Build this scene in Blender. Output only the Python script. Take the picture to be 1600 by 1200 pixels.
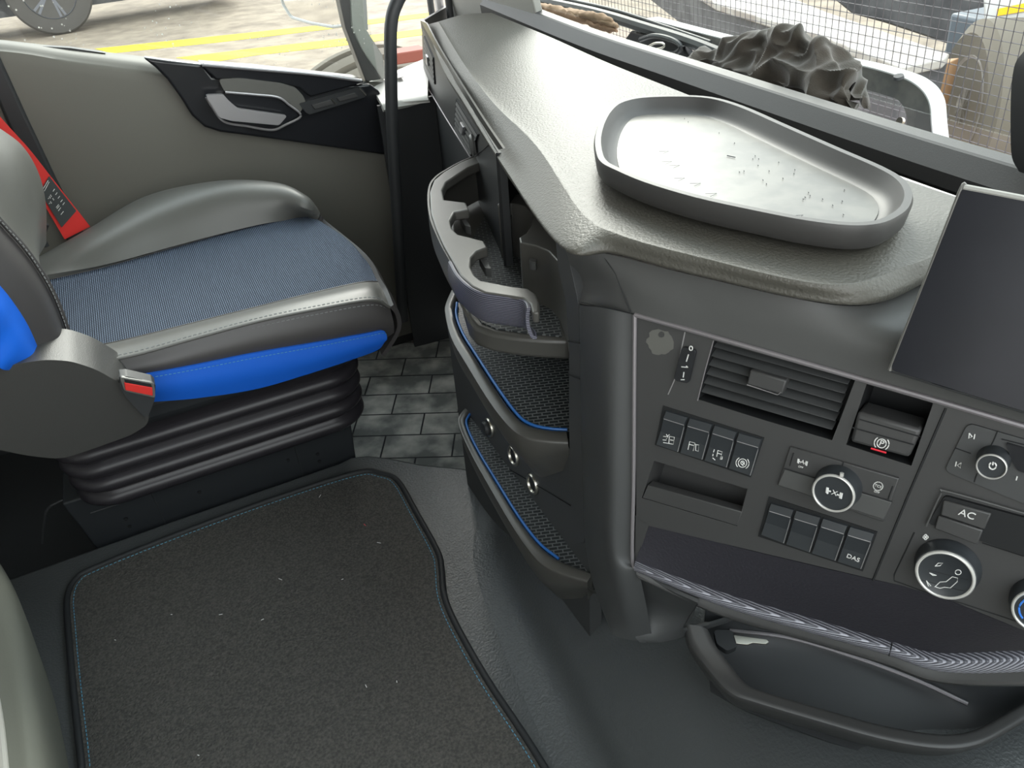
import bpy, bmesh, math, random
from mathutils import Vector, Matrix, noise
random.seed(3)
for o in list(bpy.data.objects): bpy.data.objects.remove(o)
COL = bpy.context.scene.collection
SC = bpy.context.scene

# ---------------------------------------------------------------- camera, sky, sun, exposure
# world: X = truck forward, Y = towards passenger door, Z = up, metres; z=0 is the top of the engine tunnel
F = 1200.0
def _basis():
    X = Vector((4070-800, -500-600, F)).normalized()
    Y = Vector((91-800, -200-600, F)); Y = (Y - X*X.dot(Y)).normalized()
    return X, Y, X.cross(Y)
CX, CY, CZ = _basis()
CAM = Vector((0, 0, 1.05))
def ray(px, py):
    v = Vector((px-800, py-600, F))
    return Vector((CX.dot(v), CY.dot(v), CZ.dot(v))).normalized()
cd = bpy.data.cameras.new('camera'); cam = bpy.data.objects.new('camera', cd); COL.objects.link(cam)
cd.sensor_fit = 'HORIZONTAL'; cd.sensor_width = 36; cd.lens = 36*F/1600; cd.clip_start = .01; cd.clip_end = 200
right = Vector((CX[0], CY[0], CZ[0])); down = Vector((CX[1], CY[1], CZ[1])); fwd = Vector((CX[2], CY[2], CZ[2]))
cam.matrix_world = Matrix(((right.x, -down.x, -fwd.x, CAM.x), (right.y, -down.y, -fwd.y, CAM.y),
                           (right.z, -down.z, -fwd.z, CAM.z), (0, 0, 0, 1)))
SC.camera = cam
SC.view_settings.view_transform = 'Standard'; SC.view_settings.look = 'None'
SC.view_settings.exposure = 1.75; SC.view_settings.gamma = 1; SC.view_settings.use_curve_mapping = False
w = bpy.data.worlds.new('overcast_sky'); SC.world = w; w.use_nodes = True
nt = w.node_tree; bg = nt.nodes['Background']; bg.inputs[1].default_value = 1.25
tc = nt.nodes.new('ShaderNodeTexCoord'); sx = nt.nodes.new('ShaderNodeSeparateXYZ'); rp = nt.nodes.new('ShaderNodeValToRGB')
nt.links.new(tc.outputs['Generated'], sx.inputs[0]); nt.links.new(sx.outputs['Z'], rp.inputs[0]); nt.links.new(rp.outputs[0], bg.inputs[0])
rp.color_ramp.elements[0].position = 0.0; rp.color_ramp.elements[0].color = (.95, .94, .90, 1)
rp.color_ramp.elements[1].position = 0.8; rp.color_ramp.elements[1].color = (.86, .95, 1, 1)
sd = bpy.data.lights.new('sun', 'SUN'); sd.energy = 1.2; sd.angle = math.radians(24); sd.color = (1, .96, .88)
so = bpy.data.objects.new('sun', sd); COL.objects.link(so)
so.rotation_euler = Vector((-.36, -.72, -.52)).to_track_quat('-Z', 'Y').to_euler()

# ---------------------------------------------------------------- points
def Zp(px, py, z):
    r = ray(px, py); return CAM + r*((z-CAM.z)/r.z)
def Yp(px, py, y):
    r = ray(px, py); return CAM + r*((y-CAM.y)/r.y)
def Xp(px, py, x):
    r = ray(px, py); return CAM + r*((x-CAM.x)/r.x)
P0 = Vector((.38199, .55423, .65590))                    # upper left corner of the control panel
PH = Vector((.4657, -.8850, 0)).normalized()             # along the panel, to the right
PD = Vector((-.2308, -.0566, -.9714)).normalized()       # down the panel
PN = -PH.cross(PD).normalized()
if PN.dot(P0-CAM) < 0: PN = -PN
def P(px, py, off=0.0):
    r = ray(px, py); q = P0 + PN*off
    return CAM + r*((q-CAM).dot(PN)/r.dot(PN))
def plane(a, b, c):
    a, b, c = Vector(a), Vector(b), Vector(c); n = (b-a).cross(c-a).normalized()
    if n.dot(a-CAM) < 0: n = -n
    def f(px, py, off=0.0):
        r = ray(px, py); return CAM + r*((a+n*off-CAM).dot(n)/r.dot(n))
    f.n = n
    return f
def zl(z, *pts): return [Zp(x, y, z) for x, y in pts]
def yl(y, *pts): return [Yp(a, b, y) for a, b in pts]
def xl(x, *pts): return [Xp(a, b, x) for a, b in pts]
def pl(off, *pts): return [P(a, b, off) for a, b in pts]

# ---------------------------------------------------------------- materials
def mat(name, col, rough=.5, spec=.5, bump=None, col2=None, nscale=40, metal=0.0, coat=0, mixlo=.4, mixhi=.6, emit=None):
    m = bpy.data.materials.new(name); m.use_nodes = True; n = m.node_tree; b = n.nodes['Principled BSDF']
    b.inputs['Base Color'].default_value = (*col, 1); b.inputs['Roughness'].default_value = rough
    b.inputs['Specular IOR Level'].default_value = spec; b.inputs['Metallic'].default_value = metal
    b.inputs['Coat Weight'].default_value = coat
    t = n.nodes.new('ShaderNodeTexCoord')
    def tex(sc, det=3):
        x = n.nodes.new('ShaderNodeTexNoise'); x.inputs['Scale'].default_value = sc; x.inputs['Detail'].default_value = det
        n.links.new(t.outputs['Object'], x.inputs['Vector']); return x
    if col2:
        x = tex(nscale); r = n.nodes.new('ShaderNodeValToRGB')
        r.color_ramp.elements[0].position = mixlo; r.color_ramp.elements[1].position = mixhi
        r.color_ramp.elements[0].color = (*col, 1); r.color_ramp.elements[1].color = (*col2, 1)
        n.links.new(x.outputs['Fac'], r.inputs[0]); n.links.new(r.outputs[0], b.inputs['Base Color'])
    if bump:
        x = tex(bump[0]); u = n.nodes.new('ShaderNodeBump'); u.inputs['Strength'].default_value = bump[1]; u.inputs['Distance'].default_value = bump[2] if len(bump) > 2 else .001
        n.links.new(x.outputs['Fac'], u.inputs['Height']); n.links.new(u.outputs[0], b.inputs['Normal'])
    if emit:
        b.inputs['Emission Color'].default_value = (*emit[0], 1); b.inputs['Emission Strength'].default_value = emit[1]
    return m
def nodes(m): return m.node_tree, m.node_tree.nodes['Principled BSDF']
def add(n, kind, **kw):
    x = n.nodes.new(kind)
    for k, v in kw.items():
        if k.startswith('i_'): x.inputs[k[2:].replace('_', ' ')].default_value = v
        else: setattr(x, k, v)
    return x
def mapping(n, rot=(0, 0, 0), scale=(1, 1, 1), frame=None):
    t = n.nodes.new('ShaderNodeTexCoord'); mp = n.nodes.new('ShaderNodeMapping')
    mp.inputs['Rotation'].default_value = rot; mp.inputs['Scale'].default_value = scale
    n.links.new(t.outputs['Object'], mp.inputs['Vector']); return mp

M = {}
M['dash'] = mat('grained_dash_plastic', (.075, .072, .061), .46, .5, bump=(330, .9, .0010))
M['dashsmooth'] = mat('smooth_grey_plastic', (.078, .079, .078), .38, .5, bump=(900, .15, .0003))
M['strip'] = mat('windscreen_strip', (.045, .045, .045), .5, .5, bump=(700, .3, .0004))
M['panel'] = mat('panel_plastic', (.050, .050, .050), .45, .5, bump=(1200, .15, .0003))
M['cheek'] = mat('console_plastic', (.052, .054, .055), .48, .5, bump=(1100, .2, .0003))
M['holder'] = mat('holder_plastic', (.070, .068, .062), .36, .5, bump=(1000, .15, .0003))
M['dark'] = mat('dark_plastic', (.030, .032, .034), .5, .4)  # dark and black bases lifted to hold the veiling glare
M['black'] = mat('black_recess', (.014, .015, .016), .6, .3)
M['silver'] = mat('satin_silver_trim', (.42, .41, .42), .35, .5, metal=.6)
M['lilac'] = mat('satin_lilac_trim', (.23, .215, .225), .38, .5, metal=.3)
M['chrome'] = mat('chrome', (.55, .53, .47), .32, .5, metal=1)
M['blue'] = mat('blue_rubber_piping', (.02, .13, .42), .4, .5)
M['white'] = mat('white_print', (.72, .72, .70), .5, .3)
M['red'] = mat('red_marking', (.75, .03, .05), .4, .4)
M['screen'] = mat('screen_glass', (.009, .010, .014), .12, .2, col2=(.012, .013, .018), nscale=9)
M['screen'].node_tree.nodes['Principled BSDF'].inputs['Roughness'].default_value = .22
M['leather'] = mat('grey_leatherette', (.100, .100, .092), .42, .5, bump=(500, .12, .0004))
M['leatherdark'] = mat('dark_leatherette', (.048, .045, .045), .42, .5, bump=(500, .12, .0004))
M['bluefab'] = mat('blue_leatherette', (.008, .115, .60), .5, .35, bump=(900, .2, .0004))
M['stitch'] = mat('pale_stitch', (.24, .25, .25), .6)
M['bluestitch'] = mat('blue_stitch', (.08, .28, .42), .6)
M['seatshell'] = mat('seat_shell', (.040, .040, .038), .42, .5, bump=(700, .5, .0006))
M['bellow'] = mat('bellows_rubber', (.022, .020, .024), .38, .5)
M['steel'] = mat('painted_steel', (.022, .025, .028), .45, .4)
M['tunnel'] = mat('tunnel_vinyl', (.062, .067, .069), .34, .5, bump=(240, .7, .0014))
M['carpet'] = mat('carpet_pile', (.055, .055, .052), .95, .1, bump=(330, 1, .003), col2=(.10, .096, .088), nscale=260, mixlo=.35, mixhi=.7)
M['binding'] = mat('carpet_binding', (.018, .020, .022), .6, .4)
M['door'] = mat('door_trim', (.14, .137, .118), .55, .4, bump=(700, .2, .0004))
M['gloss'] = mat('gloss_black', (.016, .017, .020), .22, .5)
M['doorgrey'] = mat('door_grab_grey', (.12, .12, .11), .35, .5)
M['rubber'] = mat('rail_rubber', (.03, .032, .034), .45, .4)
M['beltred'] = mat('red_webbing', (.62, .030, .025), .6, .3, bump=(900, .4, .0005))
M['label'] = mat('belt_label', (.04, .045, .045), .3, .5)
M['cloth'] = mat('charcoal_cloth', (.030, .026, .020), .95, .1, bump=(600, .5, .001), col2=(.048, .040, .032), nscale=22)
M['headliner'] = mat('headliner', (.45, .44, .40), .9, .2)
M['pillar'] = mat('pillar_trim', (.30, .30, .28), .6, .3)
M['palegrey'] = mat('light_sill', (.55, .55, .52), .45, .4)  # the sill's tone holds sky glare; the window frame shares it
M['tan'] = mat('driver_seat_fabric', (.15, .155, .13), .75, .3, bump=(500, .3, .0005))
M['ledge'] = mat('shelf_liner', (.028, .027, .034), .7, .3, bump=(350, .8, .001))
# outside
M['ground'] = mat('yard_paving', (.26, .215, .165), .85, .2, bump=(9, .5, .02), col2=(.15, .12, .095), nscale=3.5, mixlo=.35, mixhi=.75)
M['yellow'] = mat('yellow_road_paint', (.42, .36, .02), .7, .2)
M['tyre'] = mat('tyre_rubber', (.075, .07, .066), .8, .2)
M['tyre2'] = mat('dusty_tyre', (.13, .115, .095), .9, .2)
M['whitepaint'] = mat('white_paint', (.55, .55, .55), .3, .5)
M['wsteel'] = mat('dusty_white_deck', (.34, .32, .30), .6, .3, col2=(.24, .21, .19), nscale=6)
M['grime'] = mat('grimy_chassis', (.09, .09, .095), .6, .4, col2=(.05, .05, .055), nscale=5)
M['bluegrey'] = mat('blue_grey_fender', (.10, .115, .135), .5, .4)
M['orange'] = mat('orange_box', (.34, .20, .11), .6, .3)
M['wire'] = mat('guard_wire', (.10, .09, .10), .5, .5, metal=.3)
M['glove'] = mat('leather_glove', (.30, .20, .13), .8, .2, bump=(120, .6, .002))
M['wheelalloy'] = mat('alloy', (.10, .11, .13), .3, .5, metal=.5)
M['mirror'] = mat('mirror_glass', (.95, .95, .95), .03, .5, metal=1)
M['rust'] = mat('red_primer', (.17, .05, .035), .7, .3)
M['bluelit'] = mat('blue_dial_mark', (.05, .22, .75), .4, .4)
M['amber'] = mat('amber_stripe', (.90, .50, .02), .5, .4)
M['wood'] = mat('brown_debris', (.40, .24, .13), .8, .2, col2=(.20, .12, .07), nscale=20)

def weave(name, c1, c2, sc):
    m = mat(name, c1, .85, .2); n, b = nodes(m)
    mp = mapping(n, rot=(0, 0, math.radians(45)), scale=(sc, sc, sc))
    s = add(n, 'ShaderNodeSeparateXYZ'); n.links.new(mp.outputs[0], s.inputs[0])
    def sn(o):
        a = add(n, 'ShaderNodeMath', operation='SINE'); n.links.new(o, a.inputs[0]); return a
    a, c = sn(s.outputs[0]), sn(s.outputs[1])
    pr = add(n, 'ShaderNodeMath', operation='MULTIPLY'); n.links.new(a.outputs[0], pr.inputs[0]); n.links.new(c.outputs[0], pr.inputs[1])
    r = add(n, 'ShaderNodeValToRGB'); r.color_ramp.elements[0].position = .0; r.color_ramp.elements[1].position = .55
    r.color_ramp.elements[0].color = (*c1, 1); r.color_ramp.elements[1].color = (*c2, 1)
    n.links.new(pr.outputs[0], r.inputs[0]); n.links.new(r.outputs[0], b.inputs['Base Color'])
    u = add(n, 'ShaderNodeBump'); u.inputs['Strength'].default_value = .8; u.inputs['Distance'].default_value = .001
    n.links.new(pr.outputs[0], u.inputs['Height']); n.links.new(u.outputs[0], b.inputs['Normal'])
    return m
M['weave'] = weave('blue_black_weave', (.024, .030, .048), (.19, .245, .33), 1300)

def brickmat(name, c, mortar, scale, rough, rot, dist, w=.5, h=.25, ms=.02, noisecol=None, offs=.5):
    m = mat(name, c, rough, .5); n, b = nodes(m)
    mp = mapping(n, rot=rot, scale=(1, 1, 1))
    k = add(n, 'ShaderNodeTexBrick'); k.offset = offs
    k.inputs['Scale'].default_value = scale; k.inputs['Mortar Size'].default_value = ms; k.inputs['Brick Width'].default_value = w; k.inputs['Row Height'].default_value = h
    k.inputs['Mortar Smooth'].default_value = .3
    n.links.new(mp.outputs[0], k.inputs['Vector'])
    k.inputs['Color1'].default_value = (*c, 1); k.inputs['Color2'].default_value = (*c, 1); k.inputs['Mortar'].default_value = (*mortar, 1)
    src = k.outputs['Color']
    if noisecol:
        x = add(n, 'ShaderNodeTexNoise'); x.inputs['Scale'].default_value = 14; x.inputs['Detail'].default_value = 5
        n.links.new(mp.outputs[0], x.inputs['Vector'])
        r = add(n, 'ShaderNodeValToRGB'); r.color_ramp.elements[0].position = .40; r.color_ramp.elements[1].position = .68
        r.color_ramp.elements[0].color = (*c, 1); r.color_ramp.elements[1].color = (*noisecol, 1)
        n.links.new(x.outputs['Fac'], r.inputs[0]); n.links.new(r.outputs[0], k.inputs['Color1']); n.links.new(r.outputs[0], k.inputs['Color2'])
    n.links.new(src, b.inputs['Base Color'])
    u = add(n, 'ShaderNodeBump'); u.invert = True; u.inputs['Strength'].default_value = 1; u.inputs['Distance'].default_value = dist
    n.links.new(k.outputs['Fac'], u.inputs['Height']); n.links.new(u.outputs[0], b.inputs['Normal'])
    return m
M['rubbermat'] = brickmat('patterned_rubber_mat', (.17, .18, .175), (.03, .034, .04), 1, .32, (0, 0, math.radians(28)), .004, .17, .085, .0022, (.60, .60, .56))  # pale mottling puts the window's specular glare into the colour
M['hex'] = brickmat('textured_rubber_liner', (.022, .026, .028), (.15, .16, .16), 1, .40, (0, 0, math.radians(20)), -.0015, .013, .0065, .0010)

def ribmat(name, c, c2, axis, period):
    m = mat(name, c, .35, .5, metal=.2); n, b = nodes(m)
    mp = mapping(n); d = add(n, 'ShaderNodeVectorMath', operation='DOT_PRODUCT'); d.inputs[1].default_value = tuple(Vector(axis).normalized()*(2*math.pi/period))
    n.links.new(mp.outputs[0], d.inputs[0])
    s = add(n, 'ShaderNodeMath', operation='SINE'); n.links.new(d.outputs['Value'], s.inputs[0])
    r = add(n, 'ShaderNodeValToRGB'); r.color_ramp.elements[0].position = .1; r.color_ramp.elements[1].position = .7
    r.color_ramp.elements[0].color = (*c, 1); r.color_ramp.elements[1].color = (*c2, 1)
    n.links.new(s.outputs[0], r.inputs[0]); n.links.new(r.outputs[0], b.inputs['Base Color'])
    u = add(n, 'ShaderNodeBump'); u.inputs['Strength'].default_value = .5; u.inputs['Distance'].default_value = .0006
    n.links.new(s.outputs[0], u.inputs['Height']); n.links.new(u.outputs[0], b.inputs['Normal'])
    return m
M['rib'] = ribmat('ribbed_trim', (.045, .045, .065), (.20, .20, .25), (0, 0, 1), .0022)
M['rib2'] = ribmat('diagonal_ribbed_trim', (.08, .08, .095), (.32, .32, .36), (-.50, -.42, 1), .0016)

def glassmat(name, dust):
    m = bpy.data.materials.new(name); m.use_nodes = True; n = m.node_tree; n.nodes.remove(n.nodes['Principled BSDF'])
    out = n.nodes['Material Output']; tr = add(n, 'ShaderNodeBsdfTransparent'); gl = add(n, 'ShaderNodeBsdfGlossy'); gl.inputs['Roughness'].default_value = .02
    tr.inputs[0].default_value = (.96, .98, .97, 1)
    mx = add(n, 'ShaderNodeMixShader'); mx.inputs[0].default_value = .05
    n.links.new(tr.outputs[0], mx.inputs[1]); n.links.new(gl.outputs[0], mx.inputs[2]); last = mx
    if dust:
        df = add(n, 'ShaderNodeBsdfDiffuse'); df.inputs[0].default_value = (.9, .9, .85, 1)
        t = add(n, 'ShaderNodeTexCoord'); v = add(n, 'ShaderNodeTexVoronoi'); v.inputs['Scale'].default_value = 70
        n.links.new(t.outputs['Object'], v.inputs['Vector'])
        r = add(n, 'ShaderNodeValToRGB'); r.color_ramp.elements[0].position = .10; r.color_ramp.elements[1].position = .16
        r.color_ramp.elements[0].color = (1, 1, 1, 1); r.color_ramp.elements[1].color = (0, 0, 0, 1)
        n.links.new(v.outputs['Distance'], r.inputs[0])
        x = add(n, 'ShaderNodeTexNoise'); x.inputs['Scale'].default_value = 7; n.links.new(t.outputs['Object'], x.inputs['Vector'])
        r2 = add(n, 'ShaderNodeValToRGB'); r2.color_ramp.elements[0].position = .52; r2.color_ramp.elements[1].position = .62
        n.links.new(x.outputs['Fac'], r2.inputs[0])
        mu = add(n, 'ShaderNodeMath', operation='MULTIPLY'); n.links.new(r.outputs[0], mu.inputs[0]); n.links.new(r2.outputs[0], mu.inputs[1])
        m2 = add(n, 'ShaderNodeMixShader'); n.links.new(mu.outputs[0], m2.inputs[0]); n.links.new(mx.outputs[0], m2.inputs[1]); n.links.new(df.outputs[0], m2.inputs[2]); last = m2
    n.links.new(last.outputs[0], out.inputs[0])
    return m
M['glass'] = glassmat('window_glass', False); M['dustglass'] = glassmat('dusty_window_glass', True)

# ---------------------------------------------------------------- builders
def link(name, me, m, parent=None, smooth=True):
    o = bpy.data.objects.new(name, me); COL.objects.link(o)
    if m: me.materials.append(M[m] if isinstance(m, str) else m)
    if smooth:
        for p in me.polygons: p.use_smooth = True
    if parent:
        o.parent = parent; pm = parent
        loc = Vector((0, 0, 0))
        while pm: loc += pm.location; pm = pm.parent
        o.location = -loc
    return o
def fin(name, bm, m, parent=None, smooth=True, bevel=0, seg=2, ang=35):
    bmesh.ops.recalc_face_normals(bm, faces=bm.faces)
    me = bpy.data.meshes.new(name); bm.to_mesh(me); bm.free()
    o = link(name, me, m, parent, smooth)
    if bevel:
        b = o.modifiers.new('bevel', 'BEVEL'); b.width = bevel; b.segments = seg; b.limit_method = 'ANGLE'; b.angle_limit = math.radians(ang); b.harden_normals = False
    if smooth:
        # sharp edges stay sharp
        me.set_sharp_from_angle(angle=math.radians(40)) if not bevel else me.set_sharp_from_angle(angle=math.radians(60))
    return o
def thing(name, label, cat, loc=(0, 0, 0), group=None):
    o = bpy.data.objects.new(name, None); COL.objects.link(o); o.location = loc; o.empty_display_size = .05
    o['label'] = label; o['category'] = cat
    if group: o['group'] = group
    return o
def tag(o, label, cat, group=None):
    o['label'] = label; o['category'] = cat
    if group: o['group'] = group
    return o
def structure(o): o['kind'] = 'structure'; return o
def setroot(name, loc=(0, 0, 0)):
    o = bpy.data.objects.new(name, None); COL.objects.link(o); o.location = loc; o['kind'] = 'structure'; return o
def catm(pts, n):
    pts = [Vector(p) for p in pts]; k = len(pts)-1; out = []
    for i in range(n+1):
        t = i/n*k; a = min(int(t), k-1); u = t-a
        p1, p2 = pts[a], pts[a+1]; p0 = pts[a-1] if a > 0 else p1*2-p2; p3 = pts[a+2] if a+2 <= k else p2*2-p1
        out.append(.5*((2*p1)+(p2-p0)*u+(2*p0-5*p1+4*p2-p3)*u*u+(3*p1-p0-3*p2+p3)*u*u*u))
    return out
def loft(name, lines, m, parent=None, nu=40, nv=4, thick=0, away=True, linear=False, smooth=True, disp=None, closed=False):
    """smooth surface through lines of equal control point count; thick grows away from the camera"""
    rows = [catm(l, nu) for l in lines]
    nr = (len(rows)-1)*nv
    cols = []
    for i in range(nu+1):
        c = [r[i] for r in rows]
        if linear:
            cc = []
            for j in range(nr+1):
                t = j/nv; a = min(int(t), len(c)-2); cc.append(c[a].lerp(c[a+1], t-a))
            cols.append(cc)
        else: cols.append(catm(c, nr))
    bm = bmesh.new(); G = [[bm.verts.new(p) for p in c] for c in cols]
    for i in range(nu):
        for j in range(nr): bm.faces.new((G[i][j], G[i+1][j], G[i+1][j+1], G[i][j+1]))
    bmesh.ops.recalc_face_normals(bm, faces=bm.faces)
    bm.normal_update()
    mid = G[nu//2][nr//2]
    if mid.normal.dot(CAM-mid.co) < 0: bmesh.ops.reverse_faces(bm, faces=bm.faces); bm.normal_update()
    if disp:
        nn = [(v, v.normal.copy()) for v in bm.verts]
        for v, n_ in nn: v.co += n_*disp(v.co)
        bm.normal_update()
    if thick:
        nn = [(v, v.normal.copy()) for v in bm.verts]; back = {}
        for v, n_ in nn: back[v] = bm.verts.new(v.co - n_*thick)
        fs = list(bm.faces)
        for f in fs: bm.faces.new([back[v] for v in reversed(f.verts)])
        ring = [G[i][0] for i in range(nu+1)]+[G[nu][j] for j in range(1, nr+1)]+[G[i][nr] for i in range(nu-1, -1, -1)]+[G[0][j] for j in range(nr-1, 0, -1)]
        for a, b in zip(ring, ring[1:]+ring[:1]): bm.faces.new((a, b, back[b], back[a]))
    return fin(name, bm, m, parent, smooth)
def rnd(pts, r=.3, seg=4):
    """round every corner of a closed polygon; r = share of the shorter neighbouring side"""
    out = []; n = len(pts)
    for i in range(n):
        a, b, c = Vector(pts[i-1]), Vector(pts[i]), Vector(pts[(i+1) % n])
        d = min((a-b).length, (c-b).length)*r
        p, q = b+(a-b).normalized()*d, b+(c-b).normalized()*d
        for k in range(seg+1):
            t = k/seg; out.append(p*(1-t)**2+b*2*t*(1-t)+q*t*t)
    return out
def prism(name, poly, depth, m, parent=None, bevel=0, holes=(), seg=2, smooth=True):
    """poly: world points; depth: vector"""
    bm = bmesh.new(); depth = Vector(depth); es = []
    loops = []
    for L in [poly]+list(holes):
        vs = [bm.verts.new(p) for p in L]; loops.append(vs)
        for a, b in zip(vs, vs[1:]+vs[:1]): es.append(bm.edges.new((a, b)))
    bmesh.ops.triangle_fill(bm, use_beauty=True, use_dissolve=False, edges=es)
    top = list(bm.faces)
    dup = {v: bm.verts.new(v.co+depth) for v in list(bm.verts)}
    for f in top: bm.faces.new([dup[v] for v in reversed(f.verts)])
    for vs in loops:
        for a, b in zip(vs, vs[1:]+vs[:1]): bm.faces.new((a, b, dup[b], dup[a]))
    if len(holes) == 0:
        bmesh.ops.dissolve_limit(bm, angle_limit=.001, verts=bm.verts, edges=bm.edges)
    return fin(name, bm, m, parent, smooth, bevel, seg)
def tube(name, pts, r, m, parent=None, n=30, k=8, closed=False, bm=None, smoothpath=True, flat=None):
    own = bm is None
    if own: bm = bmesh.new()
    path = catm(pts, n) if smoothpath else [Vector(p) for p in pts]
    rings = []; up = Vector((.13, .2, 1)).normalized()
    for i, p in enumerate(path):
        a = path[max(i-1, 0)]; b = path[min(i+1, len(path)-1)]
        if closed: a = path[i-1]; b = path[(i+1) % len(path)]
        t = (b-a).normalized(); s = t.cross(up)
        if s.length < 1e-4: s = t.cross(Vector((1, 0, 0)))
        s.normalize(); q = s.cross(t)
        rr = r(i/(len(path)-1)) if callable(r) else r
        rings.append([bm.verts.new(p+(s*math.cos(2*math.pi*j/k)+q*math.sin(2*math.pi*j/k))*rr) for j in range(k)])
    N = len(rings)
    for i in range(N if closed else N-1):
        A, B = rings[i], rings[(i+1) % N]
        for j in range(k): bm.faces.new((A[j], A[(j+1) % k], B[(j+1) % k], B[j]))
    if not closed: bm.faces.new(rings[0][::-1]); bm.faces.new(rings[-1])
    if own: return fin(name, bm, m, parent)
def strokes(name, lines, r, m, parent=None, k=5):
    bm = bmesh.new()
    for l in lines:
        if len(l) > 1: tube('', l, r, None, bm=bm, smoothpath=False, k=k)
    return fin(name, bm, m, parent)
def lathe(name, c, axis, prof, m, parent=None, k=48, x=None, smooth=True, bm=None):
    own = bm is None
    if own: bm = bmesh.new()
    axis = Vector(axis).normalized(); s = axis.orthogonal().normalized(); q = axis.cross(s); c = Vector(c)
    rings = []
    for r, h in prof:
        rings.append([bm.verts.new(c+axis*h+(s*math.cos(2*math.pi*j/k)+q*math.sin(2*math.pi*j/k))*max(r, 1e-5)) for j in range(k)])
    for A, B in zip(rings, rings[1:]):
        for j in range(k): bm.faces.new((A[j], A[(j+1) % k], B[(j+1) % k], B[j]))
    bm.faces.new(rings[0]); bm.faces.new(rings[-1][::-1])
    if own: return fin(name, bm, m, parent, smooth)
def box(name, a, b, m, parent=None, bevel=0):
    x0, y0, z0 = a; x1, y1, z1 = b
    return prism(name, [(x0, y0, z0), (x1, y0, z0), (x1, y1, z0), (x0, y1, z0)], (0, 0, z1-z0), m, parent, bevel)
def dashes(line, d, gap):
    """cut a polyline into short stitches"""
    out = []; acc = 0; on = True; cur = [line[0]]
    for a, b in zip(line, line[1:]):
        L = (b-a).length; t = 0
        while L > 1e-9 and acc+(L-t) > (d if on else gap):
            t += (d if on else gap)-acc; p = a.lerp(b, t/L)
            if on: cur.append(p); out.append(cur)
            cur = [p]; on = not on; acc = 0
        acc += L-t
        if on: cur.append(b)
    return out
def text(name, s, ctr, size, m, parent, right_=None, up_=None, depth=.0003):
    cu = bpy.data.curves.new(name, 'FONT'); cu.body = s; cu.size = size; cu.align_x = 'CENTER'; cu.align_y = 'CENTER'; cu.extrude = depth
    t = bpy.data.objects.new('tmp', cu); COL.objects.link(t); bpy.context.view_layer.update()
    me = bpy.data.meshes.new_from_object(t.evaluated_get(bpy.context.evaluated_depsgraph_get()))
    bpy.data.objects.remove(t)
    r = (right_ or PH).normalized(); u = (up_ or -PD).normalized(); n = r.cross(u)
    me.transform(Matrix(((r.x, u.x, n.x, ctr.x), (r.y, u.y, n.y, ctr.y), (r.z, u.z, n.z, ctr.z), (0, 0, 0, 1))))
    return link(name, me, m, parent, smooth=False)

# ================================================================ THE CAB SHELL
# engine tunnel (floor between the seats)
TZ = 0.0
tun = zl(0, (-160, 965), (10, 905), (270, 812), (530, 722), (548, 713), (575, 710), (610, 714), (660, 724), (735, 731))
tun += [Vector((.55, 1.15, 0)), Vector((.55, -.3, 0)), Vector((-.95, -.3, 0)), Vector((-.95, tun[0].y, 0))]
structure(prism('floor', tun, (0, 0, -.14), 'tunnel', bevel=.012, seg=4))
structure(box('floor', (-1.0, .9, -.17), (1.0, 2.0, -.14), 'dark'))
# bulkhead rising from the tunnel under the dashboard
bl = [zl(0.001, (762, 745), (758, 800), (750, 860), (768, 930), (800, 1010), (840, 1100), (880, 1190), (930, 1300), (1000, 1500), (1100, 1900))]
up1 = [v+Vector((.035, -.005, .012)) for v in bl[0]]
up2 = [v+Vector((.075, -.01, .055)) for v in bl[0]]
up3 = [v+Vector((.16, -.01, .12)) for v in bl[0]]
up4 = [v+Vector((.30, -.01, .17)) for v in bl[0]]
up5 = [v+Vector((.75, -.01, .20)) for v in bl[0]]
first = [v+Vector((-.03, .0, -.004)) for v in bl[0]]
structure(loft('wall_front', [first, up1, up2, up3, up4, up5], 'tunnel', nu=30, nv=6))
structure(box('wall_front', (.86, -.4, -.14), (.90, 1.95, .62), 'dark'))
structure(box('wall_back', (-1.0, -.4, -.2), (-.96, 1.98, 1.75), 'pillar'))
structure(box('ceiling', (-1.0, -.4, 1.70), (.62, 1.98, 1.74), 'headliner'))
structure(box('wall_right', (-1.0, -.44, -.2), (.9, -.40, .72), 'pillar'))
structure(prism('wall_left', [(-1.0, 1.93, -.2), (-.42, 1.93, -.2), (-.30, 1.93, .75), (-.42, 1.93, 1.72), (-1.0, 1.93, 1.72)], (0, .05, 0), 'dark'))

# passenger door
door = setroot('door_1', (.2, 1.9, -.1))
top = [Vector((-.42, 1.95, .84)), *yl(1.95, (0, 62), (120, 76), (240, 90)), Yp(420, 112, 1.95), Yp(560, 126, 1.95), Vector((.72, 1.95, .54))]
l2 = [Vector((-.42, 1.90, .815)), *yl(1.90, (0, 75), (120, 92), (248, 108)), Yp(420, 132, 1.90), Yp(565, 146, 1.90), Vector((.72, 1.90, .51))]
l3 = [Vector((v.x-.0, 1.885, v.z-.06)) for v in l2]
l4 = [Vector((v.x, 1.89, .32)) for v in l2]
l5 = [Vector((v.x, 1.93, -.14)) for v in l2]
loft('door_trim', [top, l2, l3, l4, l5], 'door', door, nu=40, nv=5, thick=.02)
# black seal strip down the rear edge of the door
prism('door_seal', yl(1.872, (-12, 60), (0, 92), (45, 190), (90, 285), (142, 385), (118, 400), (60, 300), (10, 190), (-20, 120)), (0, .03, 0), 'dark', door, bevel=.006)
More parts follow.
